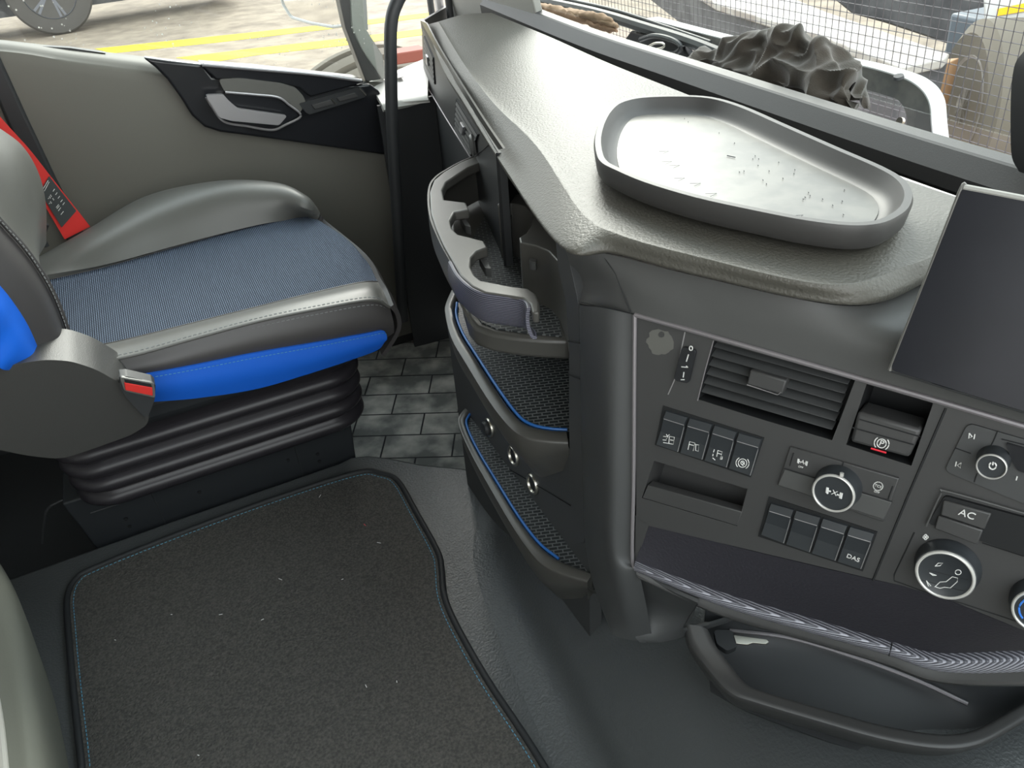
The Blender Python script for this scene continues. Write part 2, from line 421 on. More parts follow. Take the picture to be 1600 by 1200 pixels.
# gloss insert
DI = lambda a, b: Yp(a, b, 1.862)
ins = [DI(*p) for p in [(223, 90), (262, 95), (318, 101), (332, 120), (400, 119), (480, 128), (560, 133), (578, 131), (594, 143), (598, 160), (602, 200), (606, 243), (520, 231), (450, 221), (392, 213), (345, 207), (320, 199), (300, 181), (283, 154), (262, 125), (243, 106)]]
prism('door_insert', ins, (0, .03, 0), 'gloss', door, bevel=.006, seg=3)
prism('window_ledge', [Yp(*p, 1.855) for p in [(313, 101), (400, 107), (560, 124), (571, 128), (556, 133), (486, 152), (480, 148), (468, 138), (440, 131), (372, 124), (338, 125)]], (0, .06, 0), 'gloss', door, bevel=.004)
tube('ledge_edge', [Yp(*p, 1.852) for p in [(316, 101), (400, 108), (490, 116), (565, 126)]], .004, 'silver', door)
prism('grab_cup', rnd([Yp(*p, 1.850) for p in [(341, 124), (375, 122), (440, 130), (462, 137), (474, 150), (478, 160), (468, 178), (452, 160), (432, 150), (352, 146)]], .3), (0, .03, 0), 'doorgrey', door, bevel=.005, seg=3)
prism('handle_recess', rnd([Yp(*p, 1.846) for p in [(342, 146), (432, 152), (468, 180), (426, 202), (352, 190), (325, 160)]], .15), (0, .03, 0), 'gloss', door, bevel=.003)
tube('handle_surround', [Yp(*p, 1.842) for p in [(322, 152), (332, 168), (350, 190), (385, 197), (425, 203), (446, 195), (470, 181), (452, 164), (434, 152), (400, 148), (352, 144)]], .0028, 'silver', door, n=60)
hn = prism('door_handle', rnd([Yp(*p, 1.822) for p in [(321, 149), (349, 148), (358, 158), (372, 170), (449, 181), (436, 196), (362, 189), (343, 184)]], .2), (0, .014, 0), 'silver', door, bevel=.005, seg=3)
hn['label'] = 'satin silver door release lever'
sw = prism('switch_plate', rnd([Yp(*p, 1.848) for p in [(467, 162), (558, 137), (566, 138), (573, 147), (570, 152), (484, 179), (478, 176)]], .2), (0, .02, 0), 'dark', door, bevel=.002)
prism('window_switch', [Yp(*p, 1.845) for p in [(487, 164), (517, 156), (522, 163), (492, 171)]], (0, .01, 0), 'panel', sw, bevel=.001)
prism('window_switch', [Yp(*p, 1.845) for p in [(526, 153), (555, 145), (560, 151), (531, 159)]], (0, .01, 0), 'panel', sw, bevel=.001)
strokes('switch_edge', [[Yp(*p, 1.846) for p in [(518, 154), (526, 163)]], [Yp(*p, 1.846) for p in [(562, 138), (572, 149)]]], .0012, 'chrome', sw)
# side glass, its frame and divider
win = setroot('window_1', (.2, 1.95, .6))
prism('glass_pane', [(-.42, 1.955, .80), (.56, 1.955, .57), (.56, 1.955, 1.60), (-.42, 1.955, 1.60)], (0, .004, 0), 'dustglass', win, smooth=False)
prism('window_frame', [Yp(*p, 1.94) for p in [(524, -30), (546, -30), (549, 44), (566, 80), (596, 124), (572, 128), (540, 44)]], (0, .04, 0), 'dashsmooth', win, bevel=.003)
prism('window_frame', [Yp(*p, 1.96) for p in [(546, -30), (566, -30), (571, 44), (598, 86), (604, 124), (596, 124), (566, 80), (549, 44)]], (0, .05, 0), 'palegrey', win, bevel=.003)
prism('window_frame', [Yp(*p, 1.99) for p in [(564, -30), (571, -30), (575, 46), (571, 48)]], (0, .01, 0), 'whitepaint', win)
prism('window_frame', yl(1.935, (-60, 52), (0, 65), (60, 72), (110, 75), (165, 83), (120, 80), (60, 78), (0, 73), (-60, 66)), (0, .02, 0), 'dark', win)
# sill ahead of door, sky glare put into its pale colour; lower kick panel
structure(loft('trim_2', [[Zp(575, 128, .575), Zp(615, 112, .575), Zp(672, 88, .575)], [Zp(594, 158, .565), Zp(625, 150, .565), Zp(668, 146, .565)],
     [Zp(600, 172, .55), Zp(628, 166, .55), Zp(672, 160, .55)]], 'palegrey', nu=12, nv=4, thick=.01))
structure(loft('wall_left', [[Zp(590, 166, .557), Zp(626, 160, .557), Zp(680, 150, .557)], [Zp(590, 166, .557)+Vector((0, .01, -.7)), Zp(626, 160, .557)+Vector((0, .01, -.7)), Zp(680, 150, .557)+Vector((0, .01, -.7))]], 'dark', nu=12, nv=4, thick=.01))
structure(prism('trim_1', zl(.579, (617, 115), (627, 114), (631, 120), (621, 122)), (0, 0, -.001), 'dark'))
# A-pillar group beyond the dashboard
ap = setroot('wall_left', (.78, 1.85, .6))
def post(name, a, b, m, r): tube(name, [Xp(a, 36, .80), Xp(a, 36, .80)+Vector((-.02, .01, .25)), Xp(a, 36, .80)+Vector((-.22, .03, .95))], r, m, ap, n=8, k=14)
post('pillar_seal', 677, 0, 'dark', .009)
post('pillar_tube', 690, 0, 'silver', .012)
post('pillar_seal', 705, 0, 'dark', .009)
prism('pillar_trim', [Xp(709, 38, .82), Xp(840, 38, .82), Xp(840, 38, .82)+Vector((-.22, .05, 1.0)), Xp(709, 38, .82)+Vector((-.22, 0, 1.0))], (.02, 0, 0), 'pillar', ap, bevel=.004)
# windscreen glass
ws = setroot('window_2', (.9, .8, .7))
prism('glass_pane', [(.93, -.4, .72), (.93, 1.86, .72), (.66, 1.86, 1.70), (.66, -.4, 1.70)], (.004, 0, 0), 'glass', ws, smooth=False)

# ================================================================ PASSENGER SIDE FLOOR
floorz = -.12
rm = prism('rubber_floor_mat', [(.05, 1.22, -.14), (.80, 1.0, -.14), (.80, 1.86, -.14), (.05, 1.86, -.14)], (0, 0, .02), 'rubbermat', bevel=.005)
tag(rm, 'grey rubber mat with interlocking block pattern in the passenger footwell', 'floor mat')
tube('mat_ridge', [Zp(*p, floorz+.004) for p in [(612, 482), (640, 476), (660, 462), (676, 446)]], .006, 'tunnel', rm, n=14)
tube('mat_ridge', [Zp(*p, floorz+.004) for p in [(548, 392), (572, 364), (596, 350), (650, 344)]], .006, 'tunnel', rm, n=14)

# carpet on the tunnel
cpx = [(105, 935), (118, 906), (150, 886), (300, 826), (450, 772), (560, 738), (596, 740), (622, 752), (650, 800), (684, 862), (690, 890), (694, 930), (712, 975), (760, 1060), (820, 1150), (860, 1215), (900, 1290), (135, 1290), (128, 1200), (115, 1080), (107, 985)]
cp = [Zp(*p, .010) for p in cpx]
def closedcatm(pts, n):
    k = len(pts); out = []
    for i in range(k):
        p0, p1, p2, p3 = pts[i-1], pts[i], pts[(i+1) % k], pts[(i+2) % k]
        for j in range(n):
            u = j/n; out.append(.5*((2*p1)+(p2-p0)*u+(2*p0-5*p1+4*p2-p3)*u*u+(3*p1-p0-3*p2+p3)*u*u*u))
    return out
cl = closedcatm(cp, 4)
cmr = thing('carpet_mat', 'dark grey carpet mat with black binding and blue stitching on the tunnel floor', 'floor mat', (-.05, .9, 0))
prism('carpet', cl, (0, 0, -.008), 'carpet', cmr)
tube('binding', cl, .0055, 'binding', cmr, closed=True, smoothpath=False, k=10)
cen = sum(cl, Vector())/len(cl)
off = []
for i, v in enumerate(cl):
    t = (cl[(i+1) % len(cl)]-cl[i-1]).normalized(); n_ = Vector((-t.y, t.x, 0))
    if n_.dot(cen-v) < 0: n_ = -n_
    off.append(v+n_*.011+Vector((0, 0, .001)))
strokes('stitching', dashes(off+off[:1], .0045, .003), .0007, 'bluestitch', cmr, k=4)
random.seed(5)
for i in range(12):
    px, py = [(570, 820), (592, 848), (438, 905), (410, 968), (345, 960), (268, 960), (620, 1065), (572, 1072), (535, 905), (500, 775), (310, 1180), (180, 1000)][i]
    p = Zp(px, py, .0125); a = random.uniform(0, 3); d = Vector((math.cos(a), math.sin(a), 0))*random.uniform(.001, .004)
    strokes('lint', [[p-d, p+d]], .0006, 'white' if i else 'red', cmr, k=4)
# ================================================================ PASSENGER SEAT
seat = thing('passenger_seat', 'grey leatherette seat with blue woven insert and blue side panel', 'seat', (0, 1.4, -.12))
def nudge(v, dx=0, dy=0, dz=0): return v+Vector((dx, dy, dz))
A = lambda z, *p: zl(z, *p)
# control lines rear -> front, then curling down at the front
far_edge = [Zp(30, 430, .43), Zp(140, 366, .455), Zp(235, 312, .475), Zp(345, 290, .485), Zp(432, 293, .470), Zp(474, 312, .45), Zp(488, 328, .42)]
far_top = [Zp(50, 432, .43), Zp(150, 385, .455), Zp(250, 335, .475), Zp(350, 308, .482), Zp(430, 308, .466), Zp(476, 322, .446), Zp(493, 334, .418)]
seam_far = [Zp(72, 438, .43), Zp(160, 418, .425), Zp(260, 390, .420), Zp(360, 362, .42), Zp(430, 345, .42), Zp(478, 335, .413), Zp(500, 345, .402)]
far_low = [nudge(v, 0, .02, -.13) for v in far_edge]
loft('cushion_bolster', [far_low, [nudge(v, 0, .018, -.05) for v in far_edge], far_edge, far_top, seam_far], 'leather', seat, nu=40, nv=6, thick=.01)
mid_line = [Zp(95, 490, .42), Zp(190, 470, .418), Zp(290, 440, .415), Zp(390, 410, .415), Zp(470, 392, .415), Zp(540, 378, .408), Zp(566, 400, .38)]
near_edge0 = yl(1.165, (122, 572), (210, 555), (300, 530), (400, 503), (490, 484), (580, 469), (609, 480))
seam_near = [Zp(115, 547, .42), Zp(200, 530, .418), Zp(300, 505, .415), Zp(400, 480, .415), Zp(480, 460, .415), Zp(560, 442, .41), Zp(590, 440, .395)]
loft('cushion_insert', [seam_far, mid_line, seam_near], 'weave', seat, nu=60, nv=10, thick=.01)
near_top = [a.lerp(b, .55)+Vector((0, 0, .007)) for a, b in zip(seam_near, near_edge0)]
near_edge = yl(1.165, (122, 572), (210, 555), (300, 530), (400, 503), (490, 484), (580, 469), (609, 480))
loft('cushion_bolster', [seam_near, near_top, near_edge], 'leather', seat, nu=50, nv=6, thick=.01)
sidebot = yl(1.155, (150, 600), (215, 596), (300, 582), (400, 565), (490, 550), (588, 534), (616, 520))
sidemid = [(a+b)/2+Vector((.0, -.008, .0)) for a, b in zip(near_edge, sidebot)]
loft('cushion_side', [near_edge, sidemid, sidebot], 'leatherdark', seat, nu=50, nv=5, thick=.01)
# front roll of the cushion
fr0 = [far_top[-1], (far_top[-1]+seam_far[-1])/2, seam_far[-1], mid_line[-1], seam_near[-1], near_top[-1], near_edge[-1]]
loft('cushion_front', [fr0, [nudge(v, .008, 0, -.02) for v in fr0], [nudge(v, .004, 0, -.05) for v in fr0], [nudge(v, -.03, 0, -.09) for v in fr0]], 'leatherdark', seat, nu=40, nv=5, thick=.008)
# blue panel on the side
bt = yl(1.150, (212, 586), (300, 570), (400, 550), (500, 533), (570, 520), (596, 515), (603, 520))
bb = yl(1.150, (240, 628), (310, 622), (400, 608), (480, 585), (550, 562), (590, 547), (602, 534))
bb = [nudge(v, 0, .0, 0) for v in bb]
bt = [nudge(v, 0, -.004, 0) for v in bt]
loft('side_panel', [bt, [(a+b)/2+Vector((0, -.006, 0)) for a, b in zip(bt, bb)], bb], 'bluefab', seat, nu=40, nv=5, thick=.012)
def stitchline(line, d, off_, mname, parent, r=.0006, n=80):
    strokes('stitching', dashes([v+Vector(off_) for v in catm(line, n)], d, d*.6), r, mname, parent, k=4)
stitchline(far_edge, .004, (0, -.004, .003), 'stitch', seat)
stitchline(seam_far, .004, (0, .006, .003), 'stitch', seat)
tube('piping', near_edge, .0028, 'leather', seat, n=50)
stitchline(near_edge, .005, (0, .006, .003), 'stitch', seat, .0009)
stitchline(near_edge, .005, (0, -.003, -.008), 'stitch', seat, .0006)
tube('piping', seam_near, .0016, 'leatherdark', seat, n=40)
tube('piping', seam_far, .0016, 'leatherdark', seat, n=40)
stitchline([v.lerp(w_, .1) for v, w_ in zip(bt, bb)], .004, (0, -.006, .002), 'bluestitch', seat, .0005)
# under-cushion pan
box('seat_pan', (-.27, 1.18, .29), (.22, 1.70, .35), 'steel', seat, bevel=.02)
# backrest
pa = [Yp(-60, 285, 1.21), Yp(0, 350, 1.215), Yp(42, 398, 1.215), Yp(76, 452, 1.21), Yp(100, 510, 1.205), Yp(112, 566, 1.20)]
pb = [Yp(-60, 240, 1.28), Yp(0, 322, 1.29), Yp(25, 362, 1.29), Yp(44, 390, 1.29), Yp(56, 410, 1.28), Yp(72, 440, 1.26)]
pc = [Yp(-70, 180, 1.40), Yp(-5, 225, 1.42), Yp(34, 264, 1.43), Yp(56, 314, 1.43), Yp(64, 355, 1.42), Yp(60, 405, 1.40)]
pd = [Yp(-70, 160, 1.60), Yp(0, 204, 1.62), Yp(30, 228, 1.62), Yp(52, 264, 1.62), Yp(63, 312, 1.60), Yp(66, 372, 1.58)]
pe = [nudge(v, -.12, .06, 0) for v in pd]
loft('backrest', [pa, pb, pc, pd, pe], 'leather', seat, nu=30, nv=6, thick=.03)
po = [Yp(-60, 380, 1.13), Yp(0, 446, 1.13), Yp(22, 474, 1.13), Yp(42, 505, 1.13), Yp(56, 535, 1.13), Yp(66, 564, 1.13)]
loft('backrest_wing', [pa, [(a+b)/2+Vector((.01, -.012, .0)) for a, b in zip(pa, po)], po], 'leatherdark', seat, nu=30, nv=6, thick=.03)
pq = [Yp(-70, 470, 1.06), Yp(-30, 520, 1.06), Yp(-15, 550, 1.07), Yp(0, 575, 1.07), Yp(20, 578, 1.09), Yp(50, 572, 1.11)]
loft('backrest_panel', [po, [(a+b)/2+Vector((.008, -.008, 0)) for a, b in zip(po, pq)], pq], 'bluefab', seat, nu=30, nv=5, thick=.02)
tube('piping', [nudge(v, .004, -.003, .002) for v in pa], .0035, 'leatherdark', seat, n=40)
stitchline(pa, .004, (.004, -.008, .006), 'stitch', seat, .0007)
# shell cover over the hinge
shp = [Yp(*p, 1.085) for p in [(-60, 600), (-10, 577), (30, 568), (70, 562), (110, 564), (150, 577), (190, 600), (222, 628), (234, 648), (230, 664), (205, 680), (150, 700), (95, 718), (40, 712), (-60, 690)]]
prism('hinge_cover', rnd(shp, .35, 3), (0, .10, 0), 'seatshell', seat, bevel=.022, seg=5)
# buckle
bk = prism('buckle', rnd([Yp(*p, 1.075) for p in [(186, 589), (198, 588), (238, 597), (243, 602), (242, 624), (232, 650), (226, 652), (196, 620), (188, 606)]], .2), (0, .022, 0), 'dark', seat, bevel=.003)
prism('buckle_frame', rnd([Yp(*p, 1.071) for p in [(187, 589), (241, 599), (243, 622), (194, 611)]], .2), (0, .006, 0), 'doorgrey', bk, bevel=.0015)
prism('buckle_slot', [Yp(*p, 1.069) for p in [(194, 592), (236, 600), (238, 607), (196, 599)]], (0, .003, 0), 'black', bk)
prism('release_button', [Yp(*p, 1.068) for p in [(194, 598), (238, 606), (239, 619), (196, 610)]], (0, .004, 0), 'beltred', bk, bevel=.001)
# suspension bellows
def rrect(x0, x1, y0, y1, r, z, n=8):
    out = []
    for cx, cy, a0 in ((x1-r, y1-r, 0), (x0+r, y1-r, 90), (x0+r, y0+r, 180), (x1-r, y0+r, 270)):
        for k in range(n+1):
            a = math.radians(a0+90*k/n); out.append(Vector((cx+r*math.cos(a), cy+r*math.sin(a), z)))
    return out
bm = bmesh.new(); rings = []
zt, zb = .325, .105
for i in range(61):
    t = i/60; z = zt+(zb-zt)*t
    if t < .36: s = .004*math.sin(t/.36*math.pi)+.012*(1-t/.36)
    else:
        ph = (t-.36)/.64*4
        s = .016*abs(math.sin(ph*math.pi))**.6-.004
    s -= .012*t
    rings.append([bm.verts.new(v) for v in rrect(-.31-s, .235+s, 1.24-s, 1.66+s, .07, z)])
for a, b in zip(rings, rings[1:]):
    for j in range(len(a)): bm.faces.new((a[j], a[(j+1) % len(a)], b[(j+1) % len(a)], b[j]))
bm.faces.new(rings[0]); bm.faces.new(rings[-1][::-1])
fin('bellows', bm, 'bellow', seat)
ped = prism('pedestal', [(-.32, 1.315, -.12), (.19, 1.315, -.12), (.205, 1.315, .10), (-.345, 1.315, .10)], (0, .34, 0), 'steel', seat, bevel=.004)
strokes('pedestal_seam', [[Vector((-.31, 1.314, .06)), Vector((.185, 1.314, .06))], [Vector((-.2, 1.314, .06)), Vector((-.2, 1.314, -.05)), Vector((-.24, 1.314, -.06))], [Vector((.08, 1.314, .06)), Vector((.08, 1.314, -.06))]], .0015, 'dark', ped)
for x, z in ((-.26, .02), (-.26, .0), (-.12, .025), (.06, .03), (.12, .02), (.12, .0)):
    lathe('bolt', Vector((x, 1.314, z)), (0, -1, 0), [(.0001, 0), (.004, 0), (.0035, .002), (.0001, .002)], 'black', ped, k=10)
# white height plug behind the pedestal
pg = lathe('cable_plug', Yp(107, 778, 1.35), (.5, -.8, .2), [(.001, 0), (.007, 0), (.008, .01), (.005, .022), (.001, .024)], 'whitepaint', seat, k=16)
cb_ = tube('cable', [Yp(107, 778, 1.36), Yp(90, 785, 1.36), Yp(72, 800, 1.36), Yp(66, 850, 1.36)], .0025, 'dark', pg)

# seat belt
belt = thing('seat_belt', 'red seat belt webbing running down between passenger seat and door', 'seat belt', (-.2, 1.7, .3))
b1 = [Yp(*p, 1.71) for p in [(-40, 130), (0, 182), (45, 232), (78, 274), (108, 312), (141, 354)]]
b2 = [Yp(*p, 1.70) for p in [(-40, 190), (0, 225), (34, 262), (58, 300), (78, 335), (101, 374)]]
loft('webbing', [b1, b2], 'beltred', belt, nu=30, nv=3, thick=.0015)
lb = [a.lerp(b, .04)+Vector((0, -.003, .001)) for a, b in zip(b1, b2)]; lb2 = [a.lerp(b, .86)+Vector((0, -.003, .001)) for a, b in zip(b1, b2)]
def sub(line, t0, t1, n=5):
    c = catm(line, 100); return [c[int((t0+(t1-t0)*i/n)*100)] for i in range(n+1)]
lab = loft('care_label', [sub(lb, .60, .885), sub(lb2, .62, .92)], 'label', belt, nu=16, nv=3, thick=.0006)
cc1, cc2 = sub(lb, .60, .885, 20), sub(lb2, .62, .92, 20)
def LP(u, v): return cc1[int(u*20)].lerp(cc2[int(u*20)], v)+Vector((0, -.0015, .0005))
ls = []
for u in (.05, .1): ls.append([LP(u, .2), LP(u, .75)])
for u in (.3, .35, .4, .45):
    for v in (.55, .65, .75, .85): 
        if random.random() < .7: ls.append([LP(u, v), LP(u, v+.06)])
for u in (.3, .4, .5, .6, .7): ls.append([LP(u, .2), LP(u, .35)])
for u in (.6, .65, .7, .8): ls.append([LP(u, .5), LP(u, .7)])
strokes('label_print', ls, .0006, 'white', lab)
tube('belt_anchor', [Yp(72, 385, 1.70), Yp(66, 370, 1.70), Yp(72, 350, 1.70)], .006, 'dark', belt, n=8)

# grab rail by the door
rail = tube('grab_rail', [Yp(*p, 1.66) for p in [(650, -70), (636, -25), (622, 0), (613, 25), (610, 60), (611, 120), (613, 200), (618, 290), (624, 400), (630, 500)]], .0135, 'rubber', n=60, k=20)
tag(rail, 'black rubber covered vertical grab rail between passenger door and dashboard', 'grab rail')

# driver seat edge, nearest the camera
ds = thing('driver_seat', 'grey green driver seat edge at the lower left corner of the photo', 'seat', (-.5, .5, 0))
q0 = [Zp(*p, .16) for p in [(-40, 820), (0, 880), (22, 920), (45, 985), (62, 1060), (74, 1130), (88, 1230)]]
q1 = [Zp(*p, .20) for p in [(-60, 850), (-20, 900), (8, 945), (26, 1000), (38, 1070), (46, 1130), (56, 1230)]]
q2 = [Zp(*p, .20) for p in [(-120, 880), (-80, 930), (-50, 960), (-30, 1010), (-12, 1070), (0, 1130), (10, 1230)]]
loft('seat_side', [[nudge(v, -.02, 0, -.135) for v in q0], q0, q1, q2, [nudge(v, -.1, 0, 0) for v in q2]], 'tan', ds, nu=30, nv=5, thick=.01)
tube('seat_piping', q2, .005, 'headliner', ds)

# rear storage box behind passenger seat, in the dark
sb = box('bunk_base', (-.94, 1.1, -.14), (-.62, 1.9, .32), 'dark', bevel=.01); tag(sb, 'dark box shaped bunk base behind the passenger seat', 'bunk base')

# ================================================================ DASHBOARD
dash = thing('dashboard', 'long grey dashboard with grained top, centre control panel and open storage trays', 'dashboard', (.55, .8, .05))
L0 = [(668, 42), (690, 105), (725, 163), (790, 268), (876, 386), (955, 395), (1090, 430), (1325, 476), (1450, 437), (1560, 400), (1750, 400)]
L1 = [(684, 34), (722, 98), (768, 160), (836, 230), (905, 332), (962, 366), (1090, 402), (1300, 446), (1425, 414), (1540, 375), (1750, 370)]
L2 = [(768, 20), (800, 33), (860, 58), (950, 98), (1080, 150), (1180, 190), (1260, 222), (1380, 268), (1480, 303), (1600, 340), (1850, 440)]
d0 = [Zp(*p, (.700, .700, .700, .706)[i] if i < 4 else .719) for i, p in enumerate(L0)]; d1 = zl(.735, *L1); d2 = zl(.738, *L2)
dm = [a.lerp(b, .5)+Vector((0, 0, .006)) for a, b in zip(d1, d2)]
loft('dash_top', [[nudge(v, .012, .004, -.022) if i < 4 else nudge(v, .010, .003, -.005) for i, v in enumerate(d0)], d0, [a.lerp(b, .12)+Vector((0, 0, .004)) for a, b in zip(d0, d1)], [a.lerp(b, .97) for a, b in zip(d0, d1)], [a.lerp(b, .12)+Vector((0, 0, .000)) for a, b in zip(d1, dm)], dm, d2], 'dash', dash, nu=100, nv=4, thick=.006)
# padded strip along the windscreen base
ts = [(752, -12), (900, 52), (1040, 104), (1200, 163), (1400, 236), (1620, 312), (1900, 410)]
sA = xl(.80, *[(x, y+32) for x, y in ts])
sB = [nudge(v, -.002, 0, .018) for v in sA]
sC = [nudge(v, .016, 0, .038) for v in sA]
sD = [nudge(v, .019, 0, .040) for v in sA]
sE = [nudge(v, .034, 0, .043) for v in sA]
sF = [nudge(v, .037, 0, -.02) for v in sA]
loft('windscreen_strip', [[nudge(v, .03, 0, -.012) for v in sA], sA, sB, sC, sD, sE, sF], 'strip', dash, nu=60, nv=1, linear=True, smooth=False)
# passenger-side face, with the bright frame strip and two vents
a_ = Zp(657, 32, .70); b_ = Zp(800, 290, .70)
S = plane(a_, b_, b_-Vector((0, 0, .3)))
side = [S(657, 32), S(680, 70), S(728, 152), S(760, 208), S(779, 239)]
sideb = [v-Vector((0, 0, .78)) for v in side]
loft('side_face', [side, sideb], 'dark', dash, nu=20, nv=8, thick=.01)
prism('dash_end', [side[0], side[0]+Vector((.14, .16, 0)), side[0]+Vector((.14, .16, -.7)), side[0]-Vector((0, 0, .7))], (.006, -.006, 0), 'dark', dash)
iw = [side[-1], Vector((.545, 1.05, .69)), Vector((.54, .92, .69)), Vector((.50, .62, .69))]
loft('dash_inner_wall', [iw, [nudge(v, 0, 0, -.7) for v in iw]], 'black', dash, nu=20, nv=4, thick=.004)
tr = [S(657, 32, -.003), S(679, 72, -.003), S(708, 122, -.003), S(748, 186, -.003), S(779, 234, -.003)]
tl = [S(666, 36, -.004), S(686, 74, -.004), S(716, 124, -.004), S(755, 186, -.004), S(786, 232, -.004)]
loft('side_trim', [tr, tl], 'holder', dash, nu=24, nv=3, thick=.003)
tube('side_trim_line', [S(661, 126, -.003), S(676, 150, -.003), S(700, 190, -.003), S(738, 250, -.003)], .0016, 'lilac', dash)
prism('vent_band', [S(659, 45, -.001), S(678, 78, -.001), S(752, 200, -.001), S(764, 226, -.001), S(738, 248, -.001), S(662, 125, -.001)], S.n*.004, 'panel', dash)
def sidevent(q, n=6):
    q = [S(*p, -.004) for p in q]
    v = prism('air_vent', q, S.n*.004, 'black', dash)
    for i in range(n):
        t = (i+.3)/n; u = (i+.75)/n
        prism('slat', [q[0].lerp(q[1], .06).lerp(q[3].lerp(q[2], .06), t)-S.n*.0005, q[1].lerp(q[2], t)-S.n*.0005, q[1].lerp(q[2], u)-S.n*.002, q[0].lerp(q[1], .06).lerp(q[3].lerp(q[2], .06), u)-S.n*.002], S.n*.001, 'cheek', v)
    m0 = q[0].lerp(q[1], .45).lerp(q[3].lerp(q[2], .45), .3); m1 = q[0].lerp(q[1], .6).lerp(q[3].lerp(q[2], .6), .3)
    m2 = q[0].lerp(q[1], .6).lerp(q[3].lerp(q[2], .6), .62); m3 = q[0].lerp(q[1], .45).lerp(q[3].lerp(q[2], .45), .62)
    prism('vent_tab', [p-S.n*.006 for p in (m0, m1, m2, m3)], S.n*.008, 'silver', v, bevel=.001)
    return v
sidevent([(662, 56), (676, 90), (679, 132), (663, 102)]); sv = sidevent([(712, 154), (746, 210), (735, 244), (709, 200)])
lathe('vent_wheel', S(741, 226, -.004), -S.n, [(.001, 0), (.016, 0), (.017, .004), (.014, .007), (.001, .007)], 'dashsmooth', sv, k=24)

# smooth fascia between dash top and control panel
f0 = zl(.709, (884, 392), (950, 397), (1090, 432), (1325, 478), (1450, 442), (1600, 395), (1750, 380))
f2 = [Xp(904, 474, .362)]+pl(-.001, (986, 489), (1130, 529), (1330, 587), (1450, 621), (1600, 664), (1750, 706))
f1 = [Xp(895, 430, .372)]+pl(-.003, (966, 440), (1110, 478), (1330, 530), (1450, 530), (1600, 530), (1750, 545))
loft('fascia', [f0, f1, f2], 'dashsmooth', dash, nu=60, nv=8, thick=.006)
tube('panel_trim', pl(-.002, (992, 492), (1100, 522), (1330, 588), (1450, 622), (1600, 666), (1750, 710)), .0024, 'lilac', dash, n=40)
tube('panel_trim', pl(-.002, (992, 492), (991, 600), (990, 750), (988, 872), (996, 888)), .0022, 'lilac', dash, n=30)
# cheek left of the panel
c0 = xl(.362, (905, 474), (906, 560), (908, 660), (911, 760), (915, 850))+[Zp(928, 915, .262), Zp(955, 985, .25)]
c1 = pl(-.004, (945, 481), (945, 560), (945, 660), (945, 760), (946, 850), (960, 915))+[Zp(985, 1000, .25)]
c2 = pl(0, (991, 492), (990, 580), (989, 680), (988, 780), (986, 874), (1000, 900))+[Zp(1020, 1000, .25)]
loft('console_cheek', [[nudge(v, .05, .012, 0) for v in c0], c0, c1, c2], 'cheek', dash, nu=50, nv=8)
c3 = [P(990, 884), P(1040, 918), P(1090, 942)]; c4 = [Zp(1000, 945, .29), Zp(1035, 955, .29), Zp(1082, 965, .29)]; c5 = [Zp(1000, 1004, .25), Zp(1030, 1003, .25), Zp(1072, 985, .25)]
loft('console_lower', [c3, c4, c5, [nudge(v, .1, 0, -.03) for v in c5]], 'cheek', dash, nu=16, nv=5, thick=.004)
for l_ in [[Xp(905, 471, .360), P(945, 480, -.006), P(988, 490, -.003)], pl(-.002, (1090, 944), (1078, 962), (1068, 980)), pl(-.003, (940, 396), (962, 428), (985, 488))]: strokes('panel_seam', [l_], .0007, 'black', dash)

# ---- control panel
outer = pl(0, (994, 496), (1100, 526), (1330, 592), (1600, 670), (1750, 713), (1750, 1030), (1600, 985), (1490, 940), (1410, 915), (1365, 905), (1200, 866), (1015, 822), (994, 808))
vent = pl(0, (1115, 532), (1222, 562), (1336, 594), (1318, 642), (1300, 688), (1195, 657), (1090, 624), (1102, 578))
park = pl(0, (1354, 600), (1458, 630), (1424, 728), (1322, 695), (1338, 648))
pock = pl(0, (1022, 720), (1168, 764), (1152, 822), (1003, 778))
cp_ = prism('control_panel', outer, PN*.006, 'panel', dash, holes=[vent, park, pock], bevel=0)
def well(name, loop, depth, m, parent):
    bm = bmesh.new(); A_ = [bm.verts.new(p+PN*.001) for p in loop]; c = sum(loop, Vector())/len(loop)
    B_ = [bm.verts.new(p.lerp(c, .03)+PN*depth) for p in loop]
    for i in range(len(loop)): bm.faces.new((A_[i], A_[i-1], B_[i-1], B_[i]))
    bm.faces.new(B_)
    return fin(name, bm, m, parent, smooth=False)
# centre vent with slats
cv = well('air_vent', vent, .045, 'black', dash)
TL, TR, BL, BR = P(1115, 534), P(1334, 595), P(1090, 624), P(1302, 686)
for i in range(6):
    t = (i+.02)/6.4; u = (i+.66)/6.4
    a = TL.lerp(BL, t); b = TR.lerp(BR, t); c = TR.lerp(BR, u); d = TL.lerp(BL, u)
    prism('slat', [a+PN*.012, b.lerp(a, .03)+PN*.012, c.lerp(d, .03)+PN*.003, d+PN*.003], PN*.002, 'cheek', cv, bevel=.0006)
prism('vent_tab', pl(-.004, (1172, 578), (1229, 595), (1222, 617), (1166, 601)), PN*.012, 'panel', cv, bevel=.0015)
strokes('tab_edge', [pl(-.0045, (1167, 601), (1215, 617), (1220, 613))], .0005, 'silver', cv)
strokes('vent_edge', [pl(-.0002, (1115, 532), (1102, 578), (1090, 626))], .0006, 'lilac', cv)
